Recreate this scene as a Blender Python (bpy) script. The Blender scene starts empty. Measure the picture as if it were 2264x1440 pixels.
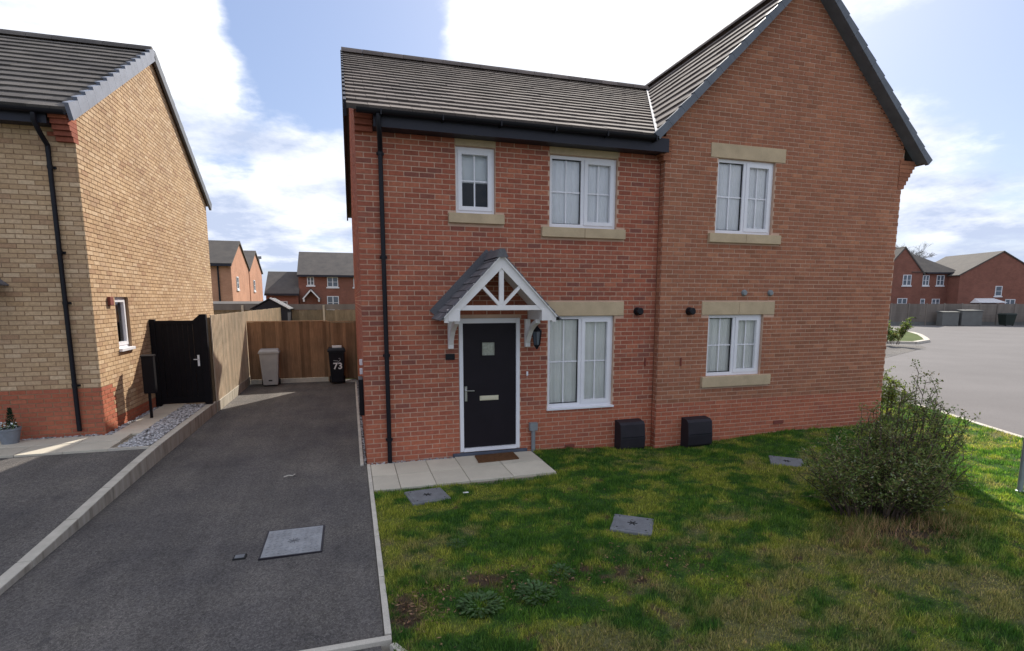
import bpy, bmesh, math, random
import numpy as np
from mathutils import Vector, Matrix

random.seed(7)
rng = np.random.default_rng(7)
R = math.radians
S = bpy.context.scene
COL = S.collection

# ------------------------------------------------------------------ camera
YAW = 16.65
cam_d = bpy.data.cameras.new('camera')
cam_d.sensor_width = 36.0
cam_d.lens = 36.0 * 1190.0 / 2264.0
cam_d.shift_y = (828.4 - 720.0) / 2264.0
cam_d.clip_start = 0.05
cam_d.clip_end = 2000.0
cam = bpy.data.objects.new('camera', cam_d)
cam.location = (0, 0, 2.5)
cam.rotation_euler = (R(90 - 7.87), 0, R(-YAW))
COL.objects.link(cam)
S.camera = cam

# ------------------------------------------------------------------ world + sun
SUN_AZ, SUN_EL = 35.0, 39.0          # azimuth measured from +Y towards +X
world = bpy.data.worlds.new('World')
S.world = world
world.use_nodes = True
wn = world.node_tree.nodes
wl = world.node_tree.links
wn.clear()


def wnode(t, **kw):
    n = wn.new(t)
    for k, v in kw.items():
        setattr(n, k, v)
    return n


def wmath(op, a, b=None, c=None, clamp=False):
    n = wn.new('ShaderNodeMath')
    n.operation = op
    n.use_clamp = clamp
    for i, v in enumerate((a, b, c)):
        if v is None:
            continue
        if isinstance(v, (int, float)):
            n.inputs[i].default_value = v
        else:
            wl.new(v, n.inputs[i])
    return n.outputs[0]


w_out = wnode('ShaderNodeOutputWorld')
w_bg = wnode('ShaderNodeBackground')
w_bg.inputs['Strength'].default_value = 0.115
wl.new(w_bg.outputs[0], w_out.inputs[0])
w_tc = wnode('ShaderNodeTexCoord')
w_sky = wnode('ShaderNodeTexSky', sky_type='NISHITA')
w_sky.sun_disc = False
w_sky.sun_elevation = R(SUN_EL)
w_sky.sun_rotation = R(SUN_AZ)
w_sky.altitude = 50
w_sky.air_density = 1.0
w_sky.dust_density = 1.2
w_sky.ozone_density = 2.0
w_sep = wnode('ShaderNodeSeparateXYZ')
wl.new(w_tc.outputs['Generated'], w_sep.inputs[0])
zz = wmath('ADD', wmath('MAXIMUM', w_sep.outputs[2], 0.0), 0.22)
w_cmb = wnode('ShaderNodeCombineXYZ')
wl.new(wmath('DIVIDE', w_sep.outputs[0], zz), w_cmb.inputs[0])
wl.new(wmath('DIVIDE', w_sep.outputs[1], zz), w_cmb.inputs[1])
w_cmb.inputs[2].default_value = 3.7
w_n1 = wnode('ShaderNodeTexNoise')
w_n1.inputs['Scale'].default_value = 1.25
w_n1.inputs['Detail'].default_value = 10
w_n1.inputs['Roughness'].default_value = 0.61
wl.new(w_cmb.outputs[0], w_n1.inputs['Vector'])
cover = wmath('ADD', w_n1.outputs['Fac'], 0.055)


def sky_lobe(d, r0, r1, amt):
    """a gap (amt < 0) or a bank (amt > 0) of cloud standing in direction d"""
    global cover
    v = Vector(d).normalized()
    n = wn.new('ShaderNodeVectorMath')
    n.operation = 'DOT_PRODUCT'
    wl.new(w_tc.outputs['Generated'], n.inputs[0])
    n.inputs[1].default_value = v
    m = wn.new('ShaderNodeMapRange')
    m.interpolation_type = 'SMOOTHSTEP'
    wl.new(n.outputs['Value'], m.inputs[0])
    m.inputs[1].default_value = math.cos(R(r1))
    m.inputs[2].default_value = math.cos(R(r0))
    m.inputs[3].default_value = 0
    m.inputs[4].default_value = amt
    cover = wmath('ADD', cover, m.outputs[0])


sky_lobe((-0.045, 0.925, 0.375), 2, 9.5, -0.34)
sky_lobe((0.02, 0.89, 0.46), 3, 12, -0.24)
sky_lobe((0.10, 0.91, 0.41), 1, 7, -0.10)
sky_lobe((-0.26, 0.93, 0.26), 5, 17, 0.20)
sky_lobe((-0.03, 0.97, 0.22), 2, 7, 0.18)
sky_lobe((0.27, 0.88, 0.36), 3, 12, 0.16)
sky_lobe((0.83, 0.50, 0.33), 2, 11, -0.10)
sky_lobe((0.80, 0.58, 0.18), 2, 9, 0.12)
w_fac = wnode('ShaderNodeMapRange')
w_fac.interpolation_type = 'SMOOTHSTEP'
wl.new(cover, w_fac.inputs[0])
w_fac.inputs[1].default_value = 0.45
w_fac.inputs[2].default_value = 0.62
w_n2 = wnode('ShaderNodeTexNoise')
w_n2.inputs['Scale'].default_value = 2.6
w_n2.inputs['Detail'].default_value = 7
w_n2.inputs['Roughness'].default_value = 0.6
w_map = wnode('ShaderNodeMapping')
w_map.inputs['Location'].default_value = (4.3, 1.7, 0)
wl.new(w_cmb.outputs[0], w_map.inputs[0])
wl.new(w_map.outputs[0], w_n2.inputs['Vector'])
w_rmp = wnode('ShaderNodeValToRGB')
w_rmp.color_ramp.elements[0].position = 0.34
w_rmp.color_ramp.elements[0].color = (3.9, 4.5, 5.9, 1)
w_rmp.color_ramp.elements[1].position = 0.64
w_rmp.color_ramp.elements[1].color = (8.6, 8.7, 9.0, 1)
wl.new(wmath('ADD', w_n2.outputs['Fac'], wmath('MULTIPLY', wmath('SUBTRACT', wmath('MINIMUM', w_sep.outputs[2], 0.30), 0.22), 0.75)), w_rmp.inputs[0])
w_hz = wnode('ShaderNodeMixRGB')            # thin bright haze over the blue, as on a showery day
w_hz.inputs[0].default_value = 0.55
w_hz.inputs[2].default_value = (2.3, 3.0, 5.0, 1)
wl.new(w_sky.outputs[0], w_hz.inputs[1])
w_mix = wnode('ShaderNodeMixRGB')
wl.new(w_fac.outputs[0], w_mix.inputs[0])
wl.new(w_hz.outputs[0], w_mix.inputs[1])
wl.new(w_rmp.outputs[0], w_mix.inputs[2])
wl.new(w_mix.outputs[0], w_bg.inputs['Color'])

sun_d = bpy.data.lights.new('sun', 'SUN')
sun_d.energy = 5.0
sun_d.angle = R(0.53)
sun_d.color = (1.0, 0.94, 0.84)
sun = bpy.data.objects.new('sun', sun_d)
sdir = Vector((math.sin(R(SUN_AZ)) * math.cos(R(SUN_EL)), math.cos(R(SUN_AZ)) * math.cos(R(SUN_EL)), math.sin(R(SUN_EL))))
sun.rotation_euler = sdir.to_track_quat('Z', 'Y').to_euler()
sun.location = (20, 30, 40)
COL.objects.link(sun)

vs = S.view_settings
S.display_settings.display_device = 'sRGB'
vs.view_transform = 'Standard'
vs.look = 'None'
vs.gamma = 1.0
vs.use_curve_mapping = False
vs.exposure = 0.44

# ------------------------------------------------------------------ materials
MATS = {}


class NT:
    """small node-tree helper"""

    def __init__(self, name):
        self.m = bpy.data.materials.new(name)
        self.m.use_nodes = True
        self.t = self.m.node_tree
        self.n = self.t.nodes
        self.l = self.t.links
        self.b = self.n['Principled BSDF']

    def new(self, t, **kw):
        n = self.n.new(t)
        for k, v in kw.items():
            setattr(n, k, v)
        return n

    def put(self, sock, v):
        if isinstance(v, (int, float)):
            sock.default_value = v
        elif isinstance(v, (tuple, list)):
            sock.default_value = tuple(v) + ((1,) if len(v) == 3 and sock.type == 'RGBA' else ())
        else:
            self.l.new(v, sock)

    def math(self, op, a, b=None, clamp=False):
        n = self.new('ShaderNodeMath', operation=op, use_clamp=clamp)
        self.put(n.inputs[0], a)
        if b is not None:
            self.put(n.inputs[1], b)
        return n.outputs[0]

    def pos(self):
        return self.new('ShaderNodeNewGeometry').outputs['Position']

    def noise(self, scale, detail=4, rough=0.55, vec=None, stretch=None):
        n = self.new('ShaderNodeTexNoise')
        n.inputs['Scale'].default_value = scale
        n.inputs['Detail'].default_value = detail
        n.inputs['Roughness'].default_value = rough
        v = vec or self.pos()
        if stretch:
            mp = self.new('ShaderNodeMapping')
            mp.inputs['Scale'].default_value = stretch
            self.l.new(v, mp.inputs[0])
            v = mp.outputs[0]
        self.l.new(v, n.inputs['Vector'])
        return n.outputs['Fac']

    def ramp(self, fac, stops):
        r = self.new('ShaderNodeValToRGB')
        e = r.color_ramp.elements
        while len(e) < len(stops):
            e.new(0.5)
        for i, (p, c) in enumerate(stops):
            e[i].position = p
            e[i].color = tuple(c) + (1,) if len(c) == 3 else c
        self.put(r.inputs[0], fac)
        return r.outputs[0]

    def mix(self, fac, a, b, mode='MIX'):
        n = self.new('ShaderNodeMixRGB', blend_type=mode)
        self.put(n.inputs[0], fac)
        self.put(n.inputs[1], a)
        self.put(n.inputs[2], b)
        return n.outputs[0]

    def rand(self):
        g = self.new('ShaderNodeNewGeometry').outputs['Random Per Island']
        o = self.new('ShaderNodeObjectInfo').outputs['Random']
        return self.math('FRACT', self.math('ADD', g, o))

    def bump(self, h, strength=0.3, dist=0.01):
        b = self.new('ShaderNodeBump')
        b.inputs['Strength'].default_value = strength
        b.inputs['Distance'].default_value = dist
        self.put(b.inputs['Height'], h)
        self.l.new(b.outputs[0], self.b.inputs['Normal'])

    def done(self, color, rough=0.8, spec=0.3, metal=0.0):
        self.put(self.b.inputs['Base Color'], color)
        self.put(self.b.inputs['Roughness'], rough)
        self.b.inputs['Specular IOR Level'].default_value = spec
        self.b.inputs['Metallic'].default_value = metal
        return self.m


def sc(c, k):
    return tuple(min(1, x * k) for x in c)


def plain(name, c, rough=0.6, var=0.15, scale=6, spec=0.3, bump=0.0, bscale=80, fine=0.0, stretch=None, rand=0.0, metal=0.0):
    """two-scale mottled paint / plastic / stone"""
    t = NT(name)
    f = t.noise(scale, 5, 0.6, stretch=stretch)
    col = t.ramp(f, [(0.3, sc(c, 1 - var)), (0.7, sc(c, 1 + var))])
    if fine:
        f2 = t.noise(bscale, 3, 0.6)
        col = t.mix(1.0, col, t.ramp(f2, [(0.3, (1 - fine,) * 3), (0.7, (1 + fine,) * 3)]), 'MULTIPLY')
    if rand:
        col = t.mix(1.0, col, t.ramp(t.rand(), [(0, (1 - rand,) * 3), (1, (1 + rand,) * 3)]), 'MULTIPLY')
    if bump:
        t.bump(t.noise(bscale, 4, 0.6), bump, 0.005)
    MATS[name] = t.done(col, rough, spec, metal)
    return MATS[name]


def brick_mat(name, stops, rough=0.9):
    t = NT(name)
    col = t.ramp(t.rand(), stops)
    t_n = t.noise(22, 4, 0.65)
    col = t.mix(1.0, col, t.ramp(t_n, [(0.25, (0.78,) * 3), (0.75, (1.2,) * 3)]), 'MULTIPLY')
    big = t.noise(0.7, 3, 0.6)
    col = t.mix(1.0, col, t.ramp(big, [(0.3, (0.90, 0.90, 0.92)), (0.7, (1.08, 1.08, 1.06))]), 'MULTIPLY')
    t.bump(t.noise(140, 3, 0.6), 0.35, 0.004)
    MATS[name] = t.done(col, rough, 0.2)


def brick_tex(name, c1, c2, mortar):
    """laid brickwork for walls that are seen only from afar or not at all"""
    t = NT(name)
    s = t.new('ShaderNodeSeparateXYZ')
    tc = t.new('ShaderNodeTexCoord')
    t.l.new(tc.outputs['Object'], s.inputs[0])
    cb = t.new('ShaderNodeCombineXYZ')
    t.l.new(t.math('ADD', s.outputs[0], s.outputs[1]), cb.inputs[0])
    t.l.new(s.outputs[2], cb.inputs[1])
    b = t.new('ShaderNodeTexBrick')
    b.inputs['Scale'].default_value = 1.0
    b.inputs['Brick Width'].default_value = 0.225
    b.inputs['Row Height'].default_value = 0.075
    b.inputs['Mortar Size'].default_value = 0.005
    t.put(b.inputs['Color1'], c1)
    t.put(b.inputs['Color2'], c2)
    t.put(b.inputs['Mortar'], mortar)
    t.l.new(cb.outputs[0], b.inputs['Vector'])
    col = t.mix(1.0, b.outputs['Color'], t.ramp(t.noise(1.2, 5, 0.6), [(0.3, (0.85,) * 3), (0.7, (1.12,) * 3)]), 'MULTIPLY')
    MATS[name] = t.done(col, 0.9, 0.2)


brick_mat('red_brick', [(0.0, (0.270, 0.086, 0.055)), (0.2, (0.385, 0.118, 0.070)), (0.45, (0.315, 0.100, 0.064)), (0.7, (0.435, 0.152, 0.088)), (0.88, (0.345, 0.120, 0.076)), (1.0, (0.225, 0.082, 0.062))])
brick_mat('plinth_brick', [(0.0, (0.39, 0.120, 0.068)), (0.5, (0.45, 0.148, 0.084)), (1.0, (0.36, 0.115, 0.072))])
brick_mat('brown_brick', [(0.0, (0.285, 0.118, 0.068)), (0.35, (0.375, 0.152, 0.086)), (0.7, (0.315, 0.128, 0.077)), (1.0, (0.425, 0.182, 0.102))])
brick_mat('buff_brick', [(0.0, (0.44, 0.290, 0.165)), (0.3, (0.56, 0.395, 0.240)), (0.5, (0.48, 0.325, 0.190)), (0.75, (0.61, 0.450, 0.290)), (0.9, (0.40, 0.250, 0.150)), (1.0, (0.53, 0.370, 0.220))])
plain('mortar', (0.57, 0.385, 0.285), 0.95, 0.12, 3, 0.1, 0.4, 160, 0.12)
plain('buff_mortar', (0.32, 0.215, 0.135), 0.95, 0.12, 3, 0.1, 0.4, 160, 0.12)
brick_tex('red_laid', (0.26, 0.08, 0.06), (0.33, 0.11, 0.08), (0.40, 0.27, 0.21))
brick_tex('buff_laid', (0.42, 0.29, 0.16), (0.36, 0.22, 0.12), (0.34, 0.25, 0.165))
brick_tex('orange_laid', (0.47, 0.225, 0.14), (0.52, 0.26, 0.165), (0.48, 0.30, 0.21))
brick_tex('far_red_laid', (0.21, 0.085, 0.060), (0.25, 0.10, 0.072), (0.26, 0.15, 0.115))


def tile_mat(name, c, rough=0.55):
    t = NT(name)
    col = t.ramp(t.rand(), [(0, sc(c, 0.82)), (0.5, c), (1, sc(c, 1.18))])
    col = t.mix(1.0, col, t.ramp(t.noise(1.3, 5, 0.65), [(0.3, (0.8, 0.8, 0.82)), (0.7, (1.2, 1.18, 1.12))]), 'MULTIPLY')
    col = t.mix(1.0, col, t.ramp(t.noise(45, 3, 0.6), [(0.3, (0.85,) * 3), (0.7, (1.15,) * 3)]), 'MULTIPLY')
    t.bump(t.noise(110, 3, 0.6), 0.3, 0.003)
    MATS[name] = t.done(col, rough, 0.2)


tile_mat('roof_tile', (0.140, 0.116, 0.106), 0.92)
tile_mat('dark_tile', (0.100, 0.090, 0.084), 0.85)
tile_mat('porch_tile', (0.125, 0.125, 0.140), 0.65)
plain('verge_grey', (0.20, 0.22, 0.27), 0.6, 0.15, 5)
plain('verge_dark', (0.130, 0.142, 0.165), 0.6, 0.15, 5)
plain('roof_felt', (0.03, 0.03, 0.03), 0.9)
plain('lead', (0.24, 0.24, 0.28), 0.8, 0.12, 8)
plain('black_plastic', (0.009, 0.009, 0.013), 0.45, 0.2, 4, 0.25)
plain('black_fascia', (0.020, 0.020, 0.030), 0.5, 0.15, 2, 0.3)
plain('white_upvc', (0.78, 0.77, 0.80), 0.35, 0.04, 3, 0.4)
plain('white_timber', (0.76, 0.73, 0.71), 0.55, 0.07, 6, 0.3, 0.1, 60)
plain('cast_stone', (0.50, 0.385, 0.25), 0.88, 0.14, 3.2, 0.2, 0.4, 120, 0.10)
plain('door_paint', (0.012, 0.009, 0.013), 0.5, 0.15, 3, 0.2, 0.05, 40)
plain('chrome', (0.55, 0.55, 0.56), 0.28, 0.06, 5, 0.5, metal=0.9)
plain('brass_cream', (0.62, 0.57, 0.42), 0.4, 0.06, 8)
plain('obscure_glass', (0.34, 0.35, 0.29), 0.25, 0.25, 30, 0.5, 0.4, 60)
plain('meter_box', (0.020, 0.017, 0.023), 0.55, 0.2, 5, 0.3)
plain('grey_plastic', (0.22, 0.235, 0.245), 0.5, 0.1, 6)
plain('bin_grey', (0.34, 0.34, 0.345), 0.5, 0.1, 4)
plain('rubber', (0.02, 0.02, 0.02), 0.8)
plain('mat_brown', (0.115, 0.058, 0.030), 0.98, 0.25, 30, 0.05, 0.8, 260, 0.3)
plain('galvanised', (0.30, 0.33, 0.36), 0.45, 0.12, 8, 0.5, metal=0.4)
plain('slab', (0.52, 0.475, 0.39), 0.9, 0.08, 2.5, 0.2, 0.35, 90, 0.10, rand=0.08)
plain('slab_bed', (0.30, 0.26, 0.20), 0.95, 0.15, 6)
plain('edging', (0.50, 0.46, 0.395), 0.92, 0.15, 5, 0.2, 0.4, 90, 0.12, rand=0.06)
plain('cover_grey', (0.165, 0.17, 0.18), 0.75, 0.2, 9, 0.3, 0.5, 120, 0.15)
plain('cover_pale', (0.27, 0.275, 0.285), 0.8, 0.18, 7, 0.3, 0.5, 120, 0.15)
plain('step_brick', (0.075, 0.085, 0.115), 0.7, 0.2, 10)
plain('curtain', (0.90, 0.91, 0.86), 0.95, 0.05, 3, 0.05)
plain('net', (0.93, 0.94, 0.95), 0.95, 0.04, 3, 0.05)
plain('roller_blind', (0.80, 0.84, 0.84), 0.9, 0.03, 3, 0.05)
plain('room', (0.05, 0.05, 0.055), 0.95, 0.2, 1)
plain('dark_gate', (0.006, 0.005, 0.007), 0.6, 0.2, 5, 0.15, 0.1, 40)
plain('pot_grey', (0.21, 0.23, 0.26), 0.6, 0.15, 12)
plain('conifer', (0.020, 0.045, 0.022), 0.8, 0.4, 40)
plain('petals', (0.70, 0.74, 0.74), 0.7, 0.1, 20)
plain('fine_leaf', (0.10, 0.15, 0.03), 0.8, 0.3, 40)
plain('shed_black', (0.014, 0.014, 0.02), 0.6, 0.2, 4)
plain('far_white', (0.72, 0.72, 0.74), 0.6, 0.05, 2)
plain('far_fence_wood', (0.205, 0.175, 0.150), 0.9, 0.25, 1.5, 0.1, stretch=(1, 1, 0.2), rand=0.15)
plain('far_store', (0.15, 0.15, 0.14), 0.6, 0.1, 2)
plain('navy_bin', (0.016, 0.020, 0.042), 0.5, 0.2, 3)
plain('green_bin', (0.020, 0.028, 0.022), 0.5, 0.2, 3)
plain('bark', (0.115, 0.10, 0.09), 0.95, 0.2, 20)
plain('twig', (0.085, 0.060, 0.045), 0.9, 0.3, 20)
plain('terracotta', (0.20, 0.055, 0.04), 0.8, 0.2, 20)
plain('pebble', (0.36, 0.355, 0.36), 0.8, 0.1, 20, rand=0.65)
plain('sign_white', (0.78, 0.78, 0.78), 0.6, 0.04, 4)


def wood(name, c, var=0.25):
    t = NT(name)
    col = t.ramp(t.rand(), [(0, sc(c, 1 - var)), (0.5, c), (1, sc(c, 1 + var))])
    g = t.noise(9, 6, 0.65, stretch=(6, 6, 0.35))
    col = t.mix(1.0, col, t.ramp(g, [(0.3, (0.72, 0.70, 0.66)), (0.7, (1.22, 1.2, 1.2))]), 'MULTIPLY')
    st = t.noise(1.6, 4, 0.6)
    col = t.mix(1.0, col, t.ramp(st, [(0.35, (0.84, 0.86, 0.86)), (0.65, (1.1, 1.08, 1.05))]), 'MULTIPLY')
    t.bump(g, 0.25, 0.006)
    MATS[name] = t.done(col, 0.88, 0.15)


wood('pale_wood', (0.60, 0.50, 0.38), 0.12)
wood('brown_wood', (0.275, 0.165, 0.098), 0.30)
wood('weathered_wood', (0.26, 0.20, 0.13), 0.15)

# asphalt
t = NT('asphalt')
ag = t.noise(150, 4, 0.75)
col = t.ramp(ag, [(0.30, (0.048, 0.044, 0.043)), (0.52, (0.104, 0.096, 0.092)), (0.72, (0.235, 0.220, 0.207))])
vo = t.new('ShaderNodeTexVoronoi')
vo.inputs['Scale'].default_value = 62
t.l.new(t.pos(), vo.inputs['Vector'])
col = t.mix(0.6, col, t.mix(1.0, col, t.ramp(vo.outputs['Color'], [(0.15, (0.55,) * 3), (0.85, (1.6,) * 3)]), 'MULTIPLY'))
col = t.mix(1.0, col, t.ramp(t.noise(0.8, 7, 0.65), [(0.3, (0.72, 0.72, 0.75)), (0.7, (1.26, 1.23, 1.15))]), 'MULTIPLY')
col = t.mix(1.0, col, t.ramp(t.noise(1.1, 4, 0.6, stretch=(2.6, 0.35, 1)), [(0.35, (0.86,) * 3), (0.65, (1.12,) * 3)]), 'MULTIPLY')   # worn wheel tracks
col = t.mix(t.ramp(t.noise(3.1, 7, 0.72), [(0.60, (0, 0, 0)), (0.80, (0.5,) * 3)]), col, (0.17, 0.155, 0.120))
col = t.mix(t.ramp(t.noise(1.9, 3, 0.5, stretch=(1, 1, 1)), [(0.70, (0, 0, 0)), (0.76, (0.55,) * 3)]), col, (0.045, 0.043, 0.045))
t.bump(ag, 0.7, 0.008)
MATS['asphalt'] = t.done(col, 0.92, 0.25)
t = NT('road_asphalt')
ag = t.noise(60, 3, 0.7)
col = t.ramp(ag, [(0.30, (0.115, 0.106, 0.104)), (0.75, (0.175, 0.162, 0.160))])
col = t.mix(1.0, col, t.ramp(t.noise(0.25, 6, 0.62), [(0.3, (0.88,) * 3), (0.7, (1.12,) * 3)]), 'MULTIPLY')
MATS['road_asphalt'] = t.done(col, 0.9, 0.25)
# retaining kerb with vertical run-off stains
t = NT('kerb_concrete')
st = t.noise(3.0, 5, 0.65, stretch=(1, 2.2, 0.35))
col = t.ramp(st, [(0.30, (0.19, 0.165, 0.13)), (0.46, (0.36, 0.325, 0.265)), (0.70, (0.48, 0.44, 0.375))])
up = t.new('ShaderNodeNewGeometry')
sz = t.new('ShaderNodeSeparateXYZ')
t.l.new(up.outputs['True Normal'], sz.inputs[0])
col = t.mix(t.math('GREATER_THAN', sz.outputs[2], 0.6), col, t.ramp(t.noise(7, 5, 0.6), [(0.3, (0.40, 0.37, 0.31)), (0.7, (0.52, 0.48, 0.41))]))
t.bump(t.noise(90, 4, 0.6), 0.4, 0.006)
MATS['kerb_concrete'] = t.done(col, 0.92, 0.2)
# vertex-tinted turf, grass blades, leaves
TRANS = []
for nm, rough in (('turf', 0.95), ('grass_blade', 0.75)):
    t = NT(nm)
    a = t.new('ShaderNodeAttribute', attribute_name='tint')
    col = a.outputs['Color']
    if nm == 'turf':
        col = t.mix(1.0, col, t.ramp(t.noise(40, 4, 0.7), [(0.3, (0.55,) * 3), (0.7, (1.35,) * 3)]), 'MULTIPLY')
        t.bump(t.noise(60, 4, 0.7), 0.8, 0.02)
    else:
        col = t.mix(1.0, col, t.ramp(t.rand(), [(0, (0.50, 0.55, 0.45)), (0.8, (1.35, 1.25, 1.15)), (0.9, (1.9, 1.6, 1.7)), (1, (2.3, 1.75, 2.2))]), 'MULTIPLY')
    MATS[nm] = t.done(col, rough, 0.2)
    if nm == 'grass_blade':
        TRANS.append((t, col, 0.5))
t = NT('bush_leaf')
col = t.ramp(t.rand(), [(0, (0.085, 0.130, 0.036)), (0.5, (0.165, 0.225, 0.062)), (0.74, (0.250, 0.255, 0.085)), (0.86, (0.30, 0.20, 0.11)), (0.96, (0.27, 0.32, 0.18)), (1, (0.36, 0.39, 0.28))])
MATS['bush_leaf'] = t.done(col, 0.6, 0.25)
TRANS.append((t, col, 0.35))
t = NT('lit_leaf')
col = t.ramp(t.rand(), [(0, (0.07, 0.10, 0.02)), (1, (0.20, 0.24, 0.05))])
MATS['lit_leaf'] = t.done(col, 0.6, 0.3)
TRANS.append((t, col, 0.45))
for t_, c_, k_ in TRANS:                 # thin leaves let light through
    tl = t_.new('ShaderNodeBsdfTranslucent')
    t_.l.new(t_.mix(1.0, c_, (1.35, 1.45, 0.9), 'MULTIPLY'), tl.inputs[0])
    mx_ = t_.new('ShaderNodeMixShader')
    mx_.inputs[0].default_value = k_
    t_.l.new(t_.b.outputs[0], mx_.inputs[1])
    t_.l.new(tl.outputs[0], mx_.inputs[2])
    t_.l.new(mx_.outputs[0], t_.n['Material Output'].inputs[0])
plain('weed_leaf', (0.050, 0.095, 0.030), 0.6, 0.3, 30, 0.25, rand=0.4)
t = NT('far_ground')
col = t.ramp(t.noise(0.3, 6, 0.6), [(0.3, (0.05, 0.075, 0.02)), (0.7, (0.10, 0.12, 0.04))])
MATS['far_ground'] = t.done(col, 0.95, 0.1)
# window glass: clear sheet with a mirror reflection that grows towards grazing
gm = bpy.data.materials.new('glass')
gm.use_nodes = True
n = gm.node_tree.nodes
l = gm.node_tree.links
n.clear()
o = n.new('ShaderNodeOutputMaterial')
mx = n.new('ShaderNodeMixShader')
tr = n.new('ShaderNodeBsdfTransparent')
tr.inputs[0].default_value = (0.99, 0.99, 1.0, 1)
gl = n.new('ShaderNodeBsdfGlossy')
gl.inputs['Roughness'].default_value = 0.015
fr = n.new('ShaderNodeFresnel')
fr.inputs[0].default_value = 1.5
l.new(fr.outputs[0], mx.inputs[0])
l.new(tr.outputs[0], mx.inputs[1])
l.new(gl.outputs[0], mx.inputs[2])
l.new(mx.outputs[0], o.inputs[0])
MATS['glass'] = gm
plain('far_glass', (0.10, 0.12, 0.15), 0.12, 0.3, 0.8, 0.6)

# ------------------------------------------------------------------ object helpers
ORG = {}
V = Vector


def thing(name, label, cat, loc=(0, 0, 0), group=None):
    o = bpy.data.objects.new(name, None)
    o.empty_display_size = 0.2
    o.location = loc
    o['label'] = label
    o['category'] = cat
    if group:
        o['group'] = group
    COL.objects.link(o)
    ORG[o] = V(loc)
    return o


def part_empty(name, parent):
    o = bpy.data.objects.new(name, None)
    o.empty_display_size = 0.1
    COL.objects.link(o)
    o.parent = parent
    ORG[o] = ORG[parent]
    return o


def tag(o, label, cat, group=None):
    o['label'] = label
    o['category'] = cat
    if group:
        o['group'] = group
    return o


def struct(o):
    o['kind'] = 'structure'
    return o


def place(name, me, loc=(0, 0, 0), rot=None, parent=None):
    """link an object that shares mesh data, at a world location"""
    o = bpy.data.objects.new(name, me)
    COL.objects.link(o)
    if parent is not None:
        o.parent = parent
        o.location = V(loc) - ORG[parent]
        ORG[o] = V(loc)
    else:
        o.location = loc
        ORG[o] = V(loc)
    if rot is not None:
        o.rotation_euler = rot
    return o


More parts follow.
